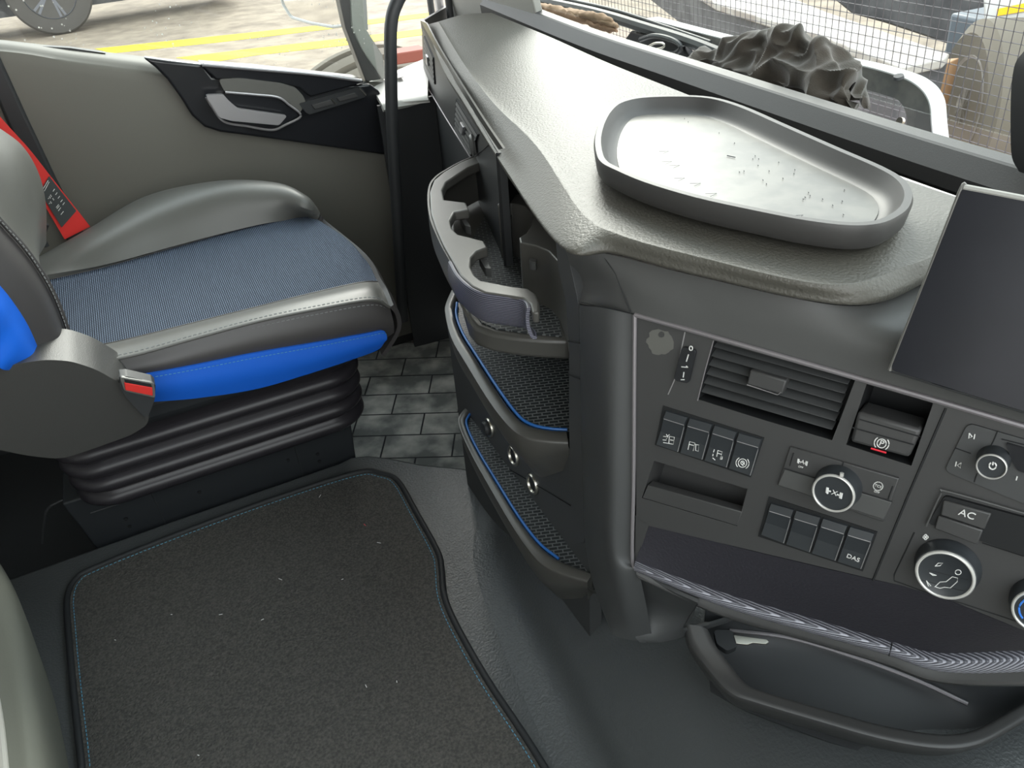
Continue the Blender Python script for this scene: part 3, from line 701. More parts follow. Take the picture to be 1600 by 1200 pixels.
# thumb wheel beside the vent
tw = prism('thumb_wheel', rnd(pl(-.001, (1068, 540), (1090, 546), (1078, 598), (1055, 592)), .25), PN*-.004, 'gloss', dash, bevel=.003, seg=3)
CO = lambda o, s: (lambda X, Y, off=0.0: P(o[0]+X/s, o[1]+Y/s, off))
A1 = CO((980, 470), 3.636)
def ell(cx, cy, rx, ry, cr, off, a0=0, a1=360, n=24, rot=0):
    out = []
    for i in range(n+1):
        a = math.radians(a0+(a1-a0)*i/n); x = rx*math.cos(a); y = ry*math.sin(a); c, s = math.cos(math.radians(rot)), math.sin(math.radians(rot))
        out.append(cr(cx+x*c-y*s, cy+x*s+y*c, off))
    return out
def pls(cr, off, *ls): return [[cr(x, y, off) for x, y in l] for l in ls]
W_ = -.0058
strokes('wheel_print', [ell(362, 270, 9, 12, A1, W_)]+pls(A1, W_, [(348, 305), (336, 345)], [(308, 375), (345, 378), (335, 370)], [(322, 405), (318, 435)], [(305, 448), (325, 448)]), .00055, 'white', tw)
strokes('slot_edge', pls(A1, -.0003, [(328, 178), (275, 435), (232, 532)], [(275, 435), (290, 440)]), .0006, 'silver', tw)
# worn glue patch where a sticker was
gp = []
random.seed(11)
for i in range(26):
    a = i/26*2*math.pi; r = 74*(1+random.uniform(-.12, .1)); gp.append(A1(188+r*math.cos(a)*1.05, 235+r*math.sin(a), -.0006))
prism('sticker_residue', gp, PN*.0006, 'doorgrey', dash, holes=[ell(194, 192, 18, 18, A1, -.0006, n=12)[:-1]])
# rocker switches
def rocker(q, name='rocker_switch', raise_=.004, parent=None):
    TLq, TRq, BRq, BLq = [P(*p) for p in q]
    def g(u, v, h): return TLq.lerp(TRq, u).lerp(BLq.lerp(BRq, u), v)-PN*h
    bm = bmesh.new(); rows = [(0.02, .0), (.03, .003), (.20, .0058), (.24, .0045), (.6, .003), (.97, .0045), (.99, 0)]
    G = [[bm.verts.new(g(u, v, h*raise_/.004 if 0 < u_ < 3 else 0)) for u_, u in enumerate((.03, .06, .94, .97))] for v, h in rows]
    for i in range(len(G)-1):
        for j in range(3): bm.faces.new((G[i][j], G[i][j+1], G[i+1][j+1], G[i+1][j]))
    o = fin(name, bm, 'gloss2', parent or dash, smooth=False)
    strokes('switch_edge', [[g(.1, .21, .0058), g(.94, .21, .0058), g(.95, .28, .005), g(.95, .96, .0045)]], .00045, 'silver', o)
    return o
M['gloss2'] = mat('switch_plastic', (.030, .034, .038), .32, .5)
prism('switch_frame', pl(-.0008, (1036, 634), (1194, 684), (1173, 746), (1023, 695)), PN*.001, 'black', dash)
xs = [(1041, 639, 1026, 693), (1078, 650, 1063, 706), (1117, 661, 1101, 718), (1155, 673, 1139, 730), (1194, 684, 1176, 743)]
ro = []
for i in range(4):
    a, b = xs[i], xs[i+1]; ro.append(rocker([(a[0], a[1]), (b[0], b[1]), (b[2], b[3]), (a[2], a[3])]))
I = -.0046; T = .00045
strokes('icon', pls(A1, I, [(205, 770), (225, 772), (240, 760)], [(202, 790), (222, 792)], [(205, 805), (262, 815), (268, 775), (240, 770), (236, 810)], [(222, 758), (232, 775), (222, 785)], [(245, 790), (262, 793)]), T, 'white', ro[0])
strokes('icon', pls(A1, I, [(345, 845), (355, 800), (385, 808), (375, 852)], [(352, 815), (378, 822)], [(385, 815), (408, 820), (404, 855), (388, 850), (390, 820)]), T, 'white', ro[1])
strokes('icon', pls(A1, I, [(495, 845), (490, 860)], [(488, 870), (486, 882)], [(485, 892), (500, 905)], [(508, 885), (515, 850), (540, 858), (530, 895)], [(512, 865), (535, 872)], [(540, 885), (538, 900), (528, 900)]), T, 'white', ro[2])
strokes('icon', [ell(655, 922, 24, 24, A1, I), ell(655, 922, 37, 34, A1, I, -50, 50, 10, 10), ell(655, 922, 37, 34, A1, I, 130, 230, 10, 10), ell(655, 920, 10, 10, A1, I)]+pls(A1, I, [(648, 912), (668, 930)], [(645, 925), (660, 938)]), T, 'white', ro[3])
# lower row
prism('switch_frame', pl(-.0008, (1201, 776), (1371, 831), (1348, 893), (1184, 838)), PN*.001, 'black', dash)
xs = [(1205, 783, 1189, 833), (1244, 794, 1228, 848), (1286, 806, 1268, 862), (1328, 819, 1308, 875), (1370, 831, 1348, 888)]
for i in range(4):
    a, b = xs[i], xs[i+1]; r_ = rocker([(a[0], a[1]), (b[0], b[1]), (b[2], b[3]), (a[2], a[3])])
text('switch_text', 'DAS', P(1333, 872, -.0048), .0062, 'white', r_)
# open pocket
pk = well('pocket', pock, .035, 'panel', dash)
prism('pocket_lip', pl(-.001, (1012, 758), (1160, 800), (1152, 822), (1003, 778)), PN*.012, 'panel', pk, bevel=.001)
# parking brake
pw = well('switch_recess', park, .05, 'black', dash)
pb_ = prism('parking_brake_switch', pl(-.004, (1340, 643), (1440, 672), (1420, 716), (1328, 691)), PN*.03, 'panel', dash, bevel=.003)
strokes('switch_edge', [pl(-.0045, (1332, 668), (1428, 695)), pl(-.004, (1343, 655), (1437, 682))], .0006, 'black', pb_)
A2 = CO((1180, 620), 3.636)
strokes('icon', [ell(718, 265, 26, 25, A2, -.005), ell(718, 265, 42, 38, A2, -.005, -45, 50, 10, 10), ell(718, 265, 42, 38, A2, -.005, 135, 230, 10, 10)], .0005, 'white', pb_)
text('switch_text', 'P', A2(718, 265, -.0052), .0075, 'white', pb_)
strokes('red_bar', pls(A2, -.005, [(658, 293), (745, 318)]), .0009, 'red', pb_)
# suspension / diff lock unit with knob
un = prism('dial_plate', pl(-.003, (1234, 698), (1405, 748), (1380, 816), (1214, 758)), PN*.004, 'panel', dash, bevel=.001)
prism('dial_plate_face', pl(-.0045, (1226, 733), (1393, 785), (1381, 812), (1215, 758)), PN*.002, 'dashsmooth', un, bevel=.0006)
strokes('plate_seam', [pl(-.0035, (1318, 722), (1312, 742)), pl(-.0035, (1240, 708), (1234, 728)), pl(-.0035, (1395, 760), (1388, 780)), pl(-.0046, (1225, 732), (1394, 784))], .0005, 'black', un)
def knob(c, rpx, h, ringr, name='rotary_knob', base=1.12):
    ct = P(*c); r = (P(c[0]+rpx, c[1]+rpx*.28)-ct).length
    o = lathe(name, ct, -PN, [(.001, 0), (r*base, 0), (r*base, h*.25), (r*1.05, h*.5), (r*1.03, h*.93), (r*.98, h), (r*.9, h), (r*.86, h*.96), (.001, h*.96)], 'gloss2', dash)
    lathe('knob_ring', ct, -PN, [(r*.88, h*.9), (r*.88, h*1.03), (r*.92, h*1.07), (r*.97, h*1.05), (r*1.0, h*.98), (r*1.0, h*.9)], 'ringmat', o)
    return o, ct, r
M['ringmat'] = mat('pale_knob_ring', (.60, .59, .56), .3, .5, metal=.3)
k1, ct, r = knob((1311, 757), 33.5, .020, 1)
def K(c, off): return lambda X, Y, o=0: P(c[0]+X, c[1]+Y, off)
h_ = -.0198
kk = A2
strokes('icon', pls(A2, h_, [(408, 515), (404, 545)], [(414, 517), (410, 550)], [(486, 545), (480, 575)], [(493, 547), (487, 578)], [(418, 535), (430, 538)], [(464, 555), (480, 560)]), .0008, 'white', k1)
text('icon_text', 'X', A2(450, 547, h_), .0068, 'white', k1)
strokes('knob_marker', pls(A2, -.021, [(492, 432), (490, 452)]), .0018, 'ringmat', k1)
strokes('icon', pls(A2, -.0038, [(244, 352), (240, 375)], [(250, 355), (246, 378)], [(297, 368), (292, 392)], [(290, 366), (286, 388)], [(250, 367), (258, 369)], [(280, 376), (288, 378)])+[ell(698, 508, 27, 24, A2, -.0038, 20*i, 20*i+12, 2) for i in range(0, 18)], .0005, 'white', un)
text('icon_text', 'A', A2(269, 371, -.004), .0055, 'white', un)
text('icon_text', 'OFF', A2(258, 399, -.004), .0026, 'white', un)
text('icon_text', 'TCS', A2(698, 508, -.004), .0032, 'white', un)
text('icon_text', 'OFF', A2(690, 541, -.004), .0026, 'white', un)
# seam between the panels
strokes('panel_seam', [pl(-.0002, (1478, 638), (1420, 772), (1364, 907))], .0011, 'black', dash)
# radio unit
rad = prism('radio_unit', rnd(pl(-.002, (1512, 661), (1750, 730), (1750, 850), (1475, 736)), .12, 5), PN*.003, 'cheek', dash, bevel=.0008)
strokes('radio_seam', pls(A2, -.0024, [(1378, 195), (1355, 250), (1340, 280)], [(1135, 290), (1225, 322)], [(1262, 435), (1245, 485)], [(1400, 240), (1540, 275)]), .0005, 'black', rad)
strokes('icon', pls(A2, -.0026, [(1216, 207), (1213, 236), (1232, 226), (1216, 207)], [(1248, 212), (1242, 240)], [(1143, 368), (1137, 395)], [(1170, 375), (1165, 405), (1148, 388), (1170, 375)], [(1488, 452), (1482, 474)])+[ell(1516, 358, 10, 10, A2, -.0026, n=12)], .0005, 'white', rad)
k2, ct, r = knob((1553, 716), 24, .018, 1, 'volume_knob')
strokes('icon', [ell(1349, 392, 20, 20, A2, -.0176, -60, 240, 14)]+pls(A2, -.0176, [(1352, 370), (1349, 388)]), .0006, 'white', k2)
prism('radio_display', rnd(pl(-.0045, (1572, 692), (1750, 745), (1750, 800), (1590, 735), (1580, 720)), .1), PN*.003, 'gloss', rad)
# heater unit
hu = prism('heater_display', rnd(pl(-.0035, (1476, 775), (1750, 850), (1750, 920), (1540, 848), (1450, 818)), .1), PN*.004, 'black', dash)
for q in ([(1474, 782), (1549, 803), (1538, 828), (1469, 805)], [(1466, 806), (1536, 829), (1527, 852), (1459, 826)]):
    hb = prism('heater_button', pl(-.006, *q), PN*.003, 'panel', hu, bevel=.0012)
text('button_text', 'AC', P(1511, 804, -.0066), .0088, 'white', hu)
tube('display_edge', pl(-.0035, (1447, 822), (1470, 772), (1480, 768), (1600, 802), (1750, 846)), .0008, 'dashsmooth', hu, n=30)
strokes('icon', [ell(968+8*math.cos(a), 797+8*math.sin(a), 7, 7, A2, -.001, n=10) for a in (0, 1.57, 3.14, 4.71)], .00045, 'white', dash)
strokes('unit_seam', pls(A2, -.0002, [(905, 770), (790, 1010), (790, 1045), (1010, 1125), (1180, 1175), (1527, 1290)], [(1290, 830), (1527, 905)]), .0006, 'black', dash)
k3, ct, r = knob((1481, 884), 47.5, .017, 1, 'airflow_knob')
hh = -.0165
strokes('knob_divider', pls(A2, hh+.0002, [(985, 985), (1210, 1040)], [(940, 1040), (1190, 1105)]), .0003, 'black', k3)
strokes('icon', pls(A2, hh, [(1022, 962), (1040, 945), (1066, 945), (1050, 960), (1022, 962)], [(990, 1000), (1030, 1015), (1010, 1015), (990, 1000)], [(972, 1045), (985, 1075), (998, 1075), (972, 1045)],
   [(1020, 1080), (1050, 1052), (1085, 1050), (1120, 1022), (1150, 1030), (1148, 1050), (1110, 1085), (1075, 1082), (1050, 1088), (1025, 1080)])+[ell(1153, 997, 17, 14, A2, hh, n=14)], .00036, 'white', k3)
k4, ct, r = knob((1627, 940), 46, .017, 1, 'temperature_knob')
strokes('icon', [[ct-PN*.0168+(PH*math.cos(a)+PD*math.sin(a))*r*.7 for a in [math.pi*(.7+.06*i) for i in range(14)]]], .0008, 'bluelit', k4) if 'bluelit' in M else None

# ---- screen
sc0 = P(1392, 578, -.03)
SN = (PN*1.0+Vector((0, 0, -.12))).normalized()
def SP(px, py, off=0.0):
    r_ = ray(px, py); q = sc0+SN*off; return CAM+r_*((q-CAM).dot(SN)/r_.dot(SN))
scr = prism('display_screen', rnd([SP(*p) for p in [(1504, 293), (1800, 352), (1800, 705), (1391, 578)]], .03, 4), SN*.012, 'screen', dash, bevel=.0015)
tube('screen_bezel', [SP(*p, .002) for p in [(1390, 579), (1447, 436), (1500, 300), (1508, 293)]], .0016, 'doorgrey', scr, n=30)
tube('screen_bezel', [SP(*p, .002) for p in [(1506, 293), (1600, 311), (1800, 351)]], .0026, 'pillar', scr, n=20)
strokes('screen_edge', [[SP(*p, .003) for p in [(1391, 580), (1600, 645), (1800, 707)]]], .0008, 'dark', scr)
prism('screen_mount', pl(-.004, (1480, 480), (1700, 540), (1700, 650), (1460, 590)), PN*-.02, 'dark', scr, bevel=.003)

# ---- ledge under the panel
s_in = pl(.002, (1012, 820), (1200, 867), (1365, 906), (1420, 918), (1500, 945), (1600, 985), (1750, 1030))
s_in = [v for v in s_in]
s_out = [P(991, 880, -.004), Zp(1130, 928, .375), Zp(1270, 968, .37), Zp(1390, 1003, .365), Zp(1455, 1020, .36), Zp(1520, 1020, .36), Zp(1640, 1012, .36)]
loft('ledge', [s_in, [a.lerp(b, .5)+Vector((0, 0, -.004)) for a, b in zip(s_in, s_out)], s_out], 'ledge', dash, nu=50, nv=4, thick=.004)
loft('ledge_end', [pl(0, (993, 806), (1014, 820)), pl(0, (992, 880), (993, 882))], 'panel', dash, nu=6, nv=3, thick=.003)
r1 = [P(992, 880, -.006), Zp(1130, 928, .377), Zp(1270, 968, .372), Zp(1390, 1003, .367), Zp(1455, 1020, .362), Zp(1520, 1020, .362), Zp(1640, 1010, .362)]
r2 = [P(991, 892, -.008), Zp(1124, 946, .366), Zp(1263, 988, .361), Zp(1385, 1023, .356), Zp(1452, 1046, .35), Zp(1520, 1052, .348), Zp(1640, 1048, .348)]
r1m = [a.lerp(b, .4)+Vector((-.003, -.003, .003)) for a, b in zip(r1, r2)]
loft('ledge_trim', [[nudge(v, .004, .004, 0) for v in r1], r1, r1m, r2, [nudge(v, .006, .006, -.003) for v in r2]], 'rib2', dash, nu=60, nv=4)
strokes('trim_joint', [[Zp(1394, 1004, .368), Zp(1392, 1014, .366), Zp(1389, 1025, .357)]], .0007, 'black', dash)
r3 = [P(1000, 905, .0), Zp(1124, 962, .345), Zp(1263, 1003, .34), Zp(1385, 1040, .335), Zp(1450, 1064, .33), Zp(1520, 1072, .325), Zp(1640, 1072, .32)]
loft('lower_fascia', [[nudge(v, .004, .004, -.002) for v in r2], r3, [nudge(v, .05, .03, -.05) for v in r3]], 'panel', dash, nu=40, nv=4, thick=.004)

# ---- lower tray
to = [(1068, 978), (1078, 1010), (1108, 1052), (1140, 1085), (1180, 1100), (1280, 1130), (1380, 1158), (1470, 1172), (1530, 1165), (1580, 1140), (1660, 1090)]
ti = [(1106, 984), (1118, 1008), (1140, 1038), (1163, 1066), (1190, 1080), (1285, 1108), (1385, 1135), (1465, 1147), (1515, 1143), (1562, 1120), (1640, 1075)]
tz = .245
To = zl(tz, *to); Ti = zl(tz-.002, *ti)
tray = loft('storage_pocket', [[nudge(v, .045, .03, -.10) for v in To], [nudge(v, .012, .01, -.035) for v in To], To, [a.lerp(b, .5)+Vector((0, 0, .005)) for a, b in zip(To, Ti)], Ti, [nudge(v, .006, .006, -.03) for v in Ti], [nudge(v, .03, .02, -.07) for v in Ti]], 'panel', dash, nu=60, nv=5)
bk1 = zl(.20, (1100, 985), (1250, 1000), (1400, 1040), (1520, 1095), (1660, 1080)); bk0 = [nudge(v, .01, .01, .09) for v in bk1]; bk2 = zl(.17, (1110, 1080), (1190, 1120), (1400, 1190), (1550, 1200), (1700, 1130))
pf = loft('pocket_floor', [bk0, bk1, bk2], 'dark', dash, nu=24, nv=5, thick=.004)
tube('pocket_rib', [Zp(*p, .205) for p in [(1140, 985), (1230, 996), (1330, 1025), (1430, 1062), (1512, 1100)]], .0025, 'lilac', pf, n=30)

# ---- console side wall with trays
wallp = [(.366, .615, -.02), (.366, .615, .395), (.366, 1.09, .395), (.366, 1.09, -.02)]
prism('console_side', wallp, (.02, 0, 0), 'cheek', dash)
prism('console_frame', rnd(xl(.361, (868, 376), (886, 392), (904, 474), (908, 660), (914, 848), (893, 850), (889, 660), (889, 540), (884, 470), (872, 420)), .15, 3), (.10, .03, 0), 'cheek', dash, bevel=.004, seg=3)
for l_ in [xl(.3645, (776, 722), (850, 765), (908, 800)), xl(.3585, (888, 585), (906, 592)), xl(.3585, (888, 533), (906, 536))]: strokes('console_seam', [l_], .0007, 'black', dash)
# sockets
for c in ((765, 668), (803, 712), (833, 756)):
    ct = Xp(*c, .3655)
    s_ = lathe('power_socket', ct, (-1, 0, .1), [(.0001, -.01), (.0115, -.01), (.0115, .002), (.013, .004), (.0155, .004), (.017, .002), (.017, 0)][::-1], 'chrome', dash, k=28)
    lathe('socket_core', ct, (-1, 0, .1), [(.0001, .0), (.0112, .0), (.0112, .001), (.0001, .001)], 'black', s_, k=20)
ct = Xp(765, 668, .3655)
lathe('socket_cap', ct, (-1, 0, .1), [(.0001, .004), (.012, .004), (.013, .008), (.011, .012), (.0001, .013)], 'dark', dash, k=24)

def lipwall(name, topo, topi, z, drop, inner_drop, mname, shift=(.01, 0)):
    o_ = zl(z, *topo); i_ = zl(z-.001, *topi)
    n_ = len(o_); K_ = [1-.62*max(0, (i-(n_-4))/3) for i in range(n_)]
    return loft(name, [[nudge(v, shift[0]*2.2, shift[1], -drop*k) for v, k in zip(o_, K_)], [nudge(v, shift[0]*.4, 0, -drop*.45*k) for v, k in zip(o_, K_)], [nudge(v, 0, 0, -.006) for v in o_], [a.lerp(b, .15)+Vector((0, 0, .001)) for a, b in zip(o_, i_)], [a.lerp(b, .9)+Vector((0, 0, .001)) for a, b in zip(o_, i_)], [nudge(v, .002, 0, -inner_drop) for v in i_]], mname, dash, nu=50, nv=4), o_, i_
# middle tray
m_o = [(722, 420), (698, 470), (696, 492), (706, 530), (728, 568), (765, 628), (797, 668), (822, 684), (855, 690), (888, 692)]
m_i = [(732, 430), (712, 474), (711, 494), (721, 522), (742, 556), (777, 610), (805, 648), (826, 664), (855, 671), (884, 673)]
mt, mo, mi = lipwall('middle_tray', m_o, m_i, .42, .10, .03, 'holder', (.016, 0))
tube('tray_piping', [a.lerp(b, 1.0)+Vector((.0025, .0, .0005)) for a, b in zip(mo, mi)][1:], .0022, 'blue', mt, n=50)
prism('tray_liner', [v+Vector((.002, 0, -.004)) for v in mi]+[Vector((.60, mi[-1].y, mi[-1].z-.004)), Vector((.60, 1.12, mi[0].z-.004))], (0, 0, -.01), 'hex', mt)
# lower tray with sockets
l_o = [(752, 612), (740, 626), (720, 646), (717, 664), (735, 707), (767, 765), (801, 823), (828, 862), (850, 884), (882, 898), (918, 909)]
l_i = [(760, 622), (748, 633), (731, 652), (729, 668), (746, 705), (778, 758), (812, 812), (842, 850), (872, 874), (896, 884), (926, 896)]
lt, lo, li = lipwall('lower_tray', l_o, l_i, .22, .12, .03, 'holder', (.018, 0))
tube('tray_piping', [a.lerp(b, .95)+Vector((.002, 0, .001)) for a, b in zip(lo, li)][:-2], .0022, 'blue', lt, n=60)
prism('tray_liner', [v+Vector((.002, 0, -.004)) for v in li]+[Vector((.40, li[-1].y, li[-1].z-.004)), Vector((.40, li[0].y, li[0].z-.004))], (0, 0, -.012), 'hex', lt)
prism('tray_end', [lo[-1], li[-1], Zp(936, 870, .22), Zp(932, 868, .22)+Vector((.01, 0, -.06)), lo[-1]+Vector((.0, 0, -.04))], (.004, .004, 0), 'holder', lt)

# cup holder
cz = .63
H0 = [(782, 232), (750, 241), (720, 253), (694, 268), (678, 281), (671, 300), (673, 333), (681, 357), (692, 382), (705, 405), (719, 430), (737, 447), (757, 457), (790, 462), (817, 466), (828, 474), (832, 488)]
H1 = [(842, 488), (843, 472), (837, 458), (825, 450), (800, 447), (769, 441), (752, 438), (742, 430), (735, 417), (736, 402), (745, 392), (762, 386), (756, 376), (733, 370), (716, 366), (706, 357), (703, 345), (710, 331), (733, 327), (728, 316), (694, 312), (691, 297), (697, 284), (731, 262), (782, 242)]
ho = zl(cz, *H0); hi = zl(cz, *H1)
cup = prism('cup_holder', ho+hi, (0, 0, -.014), 'holder', dash, bevel=.0025, seg=3)
# right-hand half against the dashboard
HR = [(782, 309), (822, 300), (845, 335), (876, 388), (900, 425), (903, 470), (890, 470), (884, 440), (872, 408), (857, 392), (838, 384), (813, 379), (811, 371), (822, 364), (831, 351), (832, 335), (818, 322), (800, 317), (777, 320)]
prism('cup_holder_side', zl(cz, *HR), (0, 0, -.085), 'holder', cup, bevel=.002, seg=3)
ow = catm(zl(cz-.004, *H0[1:11]), 60)
ow2 = [Vector((v.x+.004, v.y, v.z-.105)) for v in ow]
loft('holder_wall', [ow[::6], [nudge(v, -.001, 0, -.035) for v in ow[::6]], [nudge(v, .006, 0, -.06) for v in ow[::6]], [nudge(v, .012, 0, -.075) for v in ow[::6]]], 'holder', cup, nu=50, nv=5, thick=.003)
nz = zl(cz-.003, (707, 409), (719, 430), (737, 447), (757, 457), (790, 462), (817, 466), (828, 473), (831, 482))
hc = Zp(800, 400, cz)
def outw(v, d): q = Vector((v.x-hc.x, v.y-hc.y, 0)).normalized(); return v+q*d
nn_ = []
for i, v in enumerate(nz):
    t = nz[min(i+1, len(nz)-1)]-nz[max(i-1, 0)]; q = Vector((t.y, -t.x, 0)).normalized()
    nn_.append(q)
if nn_[3].dot(CAM-nz[3]) < 0: nn_ = [-q for q in nn_]
nzn = nn_
nz = [v+q*.0055 for v, q in zip(nz, nzn)]
def outl(l, dz, d): return [v+Vector((0, 0, dz))+q*d for v, q in zip(l, nzn)]
loft('ribbed_nose', [outl(nz, .0015, -.004), nz, outl(nz, -.018, .002), outl(nz, -.036, -.002), outl(nz, -.041, -.008)], 'rib', cup, nu=40, nv=5, thick=.004)
# base tray under the cups
B0 = [(712, 420), (722, 470), (730, 497), (742, 511), (770, 521), (810, 527), (850, 530), (890, 532), (905, 470), (880, 400), (830, 330), (795, 280), (735, 275), (700, 330)]
bz = .545
base = zl(bz, *B0)
prism('holder_base', base, (0, 0, -.03), 'holder', cup, bevel=.006, seg=3)
prism('base_liner', zl(bz+.002, (742, 488), (752, 503), (775, 513), (820, 519), (878, 525), (870, 480), (860, 440), (830, 380), (800, 330), (760, 330), (725, 400), (738, 470)), (0, 0, -.003), 'hex', cup)
for px in [[(727, 350), (719, 350), (728, 365), (737, 367)], [(757, 414), (749, 414), (759, 432), (769, 433)], [(797, 338), (803, 341), (797, 359), (789, 357)], [(836, 400), (842, 404), (838, 423), (827, 421)]]:
    prism('cup_grip', rnd([Zp(*p, cz-.03) for p in px], .25), (0, 0, .012), 'dashsmooth', cup, bevel=.002)
# deep well walls behind the ring
# ================================================================ THINGS ON THE DASHBOARD
tro = [(921, 262), (922, 225), (930, 195), (945, 172), (965, 157), (1000, 151), (1060, 149), (1115, 152), (1165, 166), (1230, 196), (1310, 232), (1380, 262), (1412, 282), (1427, 303), (1424, 328), (1408, 345), (1380, 357), (1330, 360), (1260, 352), (1180, 338), (1080, 318), (1000, 296), (950, 276), (930, 268)]
trim_ = [(930, 240), (928, 215), (936, 188), (950, 168), (968, 157), (1002, 150), (1060, 148), (1113, 151), (1163, 165), (1230, 194), (1310, 229), (1380, 259), (1414, 279), (1428, 300), (1424, 322), (1406, 338), (1376, 350), (1328, 353), (1258, 345), (1180, 330), (1085, 309), (1005, 285), (958, 265), (938, 254)]
RZ = .770
rim = closedcatm([Zp(*p, RZ) for p in trim_], 4)
cc = sum(rim, Vector())/len(rim)
def ring(s, z): return [Vector((cc.x+(v.x-cc.x)*s, cc.y+(v.y-cc.y)*s, z)) for v in rim]
def insetring(d, z):
    out = []
    for i, v in enumerate(rim):
        t = (rim[(i+1) % len(rim)]-rim[i-1]); t.z = 0; t.normalize(); n_ = Vector((-t.y, t.x, 0))
        if n_.dot(cc-v) < 0: n_ = -n_
        out.append(Vector((v.x+n_.x*d, v.y+n_.y*d, z)))
    return out
bm = bmesh.new(); rows = [insetring(.016, .7445), insetring(.006, .746), insetring(.002, .752), insetring(0, RZ-.004), insetring(.0015, RZ), insetring(.008, RZ), insetring(.0105, RZ-.004), insetring(.014, .760), insetring(.020, .7535), insetring(.028, .7520)]
R_ = [[bm.verts.new(p) for p in r] for r in rows]
for a, b in zip(R_, R_[1:]):
    for j in range(len(a)): bm.faces.new((a[j], a[(j+1) % len(a)], b[(j+1) % len(a)], b[j]))
bm.faces.new(R_[0]); bm.faces.new(R_[-1])
M['tray'] = mat('rubbery_tray', (.045, .044, .043), .48, .5, bump=(1200, .1, .0003))
M['trayfloor'] = mat('tray_floor', (.10, .098, .09), .30, .55, col2=(.14, .135, .12), nscale=30)
tr_ = fin('dash_tray', bm, 'tray')
tag(tr_, 'dark grey rounded shallow tray lying on the dashboard top', 'tray')
fl = prism('tray_floor', insetring(.026, .7535), (0, 0, -.001), 'trayfloor', tr_)
sc_ = []
random.seed(2)
for c in [(1045, 236), (1050, 252), (1062, 258), (1070, 278), (1095, 286), (1120, 302), (1255, 336)]:
    p = Zp(*c, .7545)
    for a in (-.3, .5): sc_.append([p, p+Vector((math.cos(a), -math.sin(a), 0))*-.011])
for i in range(0, len(sc_), 2): strokes('scratch', sc_[i:i+2], .00018, 'dark', tr_, k=4)
sp = []
for i in range(26):
    px = random.uniform(1060, 1330); py = 190+(px-1060)*.42+random.uniform(-10, 40); p = Zp(px, py, .7545); sp.append([p, p+Vector((.001, .0015, 0))])
sp.append([Zp(1136, 243, .7545), Zp(1149, 246, .7545)])
strokes('grit', sp, .0005, 'dark', tr_, k=4)

# crumpled cloth on the windscreen strip
c_b = [Xp(*p, .865) for p in [(1076, 99), (1120, 116), (1170, 136), (1225, 158), (1280, 178), (1315, 188), (1341, 192)]]
c_m = [Xp(*p, .850) for p in [(1074, 97), (1120, 104), (1170, 118), (1225, 135), (1275, 148), (1315, 158), (1343, 168)]]
c_m2 = [Xp(*p, .870) for p in [(1078, 95), (1125, 86), (1175, 90), (1225, 98), (1270, 108), (1315, 120), (1340, 150)]]
c_t = [Xp(*p, .895) for p in [(1084, 93), (1130, 72), (1172, 56), (1220, 49), (1262, 60), (1310, 90), (1334, 130)]]
c_k = [nudge(v, .05, .01, -.035) for v in c_t]
c_e = [nudge(v, .06, .01, -.08) for v in c_t]
for v in c_e: v.z = max(v.z, .70)
def fold(p):
    q = Vector((p.x*9, p.y*13+p.z*9, p.z*16-p.y*4))+Vector((3, 1, 7))
    a = noise.noise(q); b = noise.noise(q*2.1+Vector((5, 5, 5)))
    return .020*(1-min(1, abs(a)*2.6)-.45)+.008*(1-min(1, abs(b)*2.6)-.4)
M['cloth'].node_tree.nodes['Principled BSDF'].inputs['Sheen Weight'].default_value = .3
clo = loft('crumpled_cloth', [c_b, c_m, c_m2, c_t, c_k, c_e], 'cloth', None, nu=150, nv=22, disp=fold)
tag(clo, 'crumpled charcoal cloth lying on the ledge at the base of the windscreen', 'cloth')

# key in the lower pocket
key = thing('key', 'black headed metal key lying in the lower storage pocket', 'key', (.43, .43, .2))
Kz = .225
prism('key_head', rnd(zl(Kz, (1115, 984), (1144, 984), (1152, 1010), (1136, 1017), (1120, 1006)), .25), (0, 0, -.008), 'dark', key, bevel=.002)
prism('key_blade', zl(Kz+.001, (1146, 992), (1198, 999), (1202, 1003), (1196, 1006), (1176, 1004), (1168, 1007), (1150, 1005)), (0, 0, -.0025), 'chrome', key, bevel=.0004)

# ================================================================ OUTSIDE
GZ = -1.0
structure(box('floor', (-12, 2.3, GZ-.1), (40, 45, GZ), 'ground'))
structure(box('floor', (1.6, -30, GZ-.1), (40, 2.3, GZ), 'ground'))
def paint(q):
    o = prism('road_line', zl(GZ+.004, *q), (0, 0, -.004), 'yellow'); return o
o = paint([(148, 76), (340, 56), (540, 35), (700, 16), (700, 23), (540, 42), (340, 66), (175, 83)]); tag(o, 'yellow painted line on the yard, the farther of two', 'road marking', 'yellow yard lines')
o = paint([(275, 90), (400, 75), (535, 60), (700, 40), (700, 49), (535, 71), (400, 86), (330, 97)]); tag(o, 'yellow painted line on the yard, nearer the truck window', 'road marking', 'yellow yard lines')

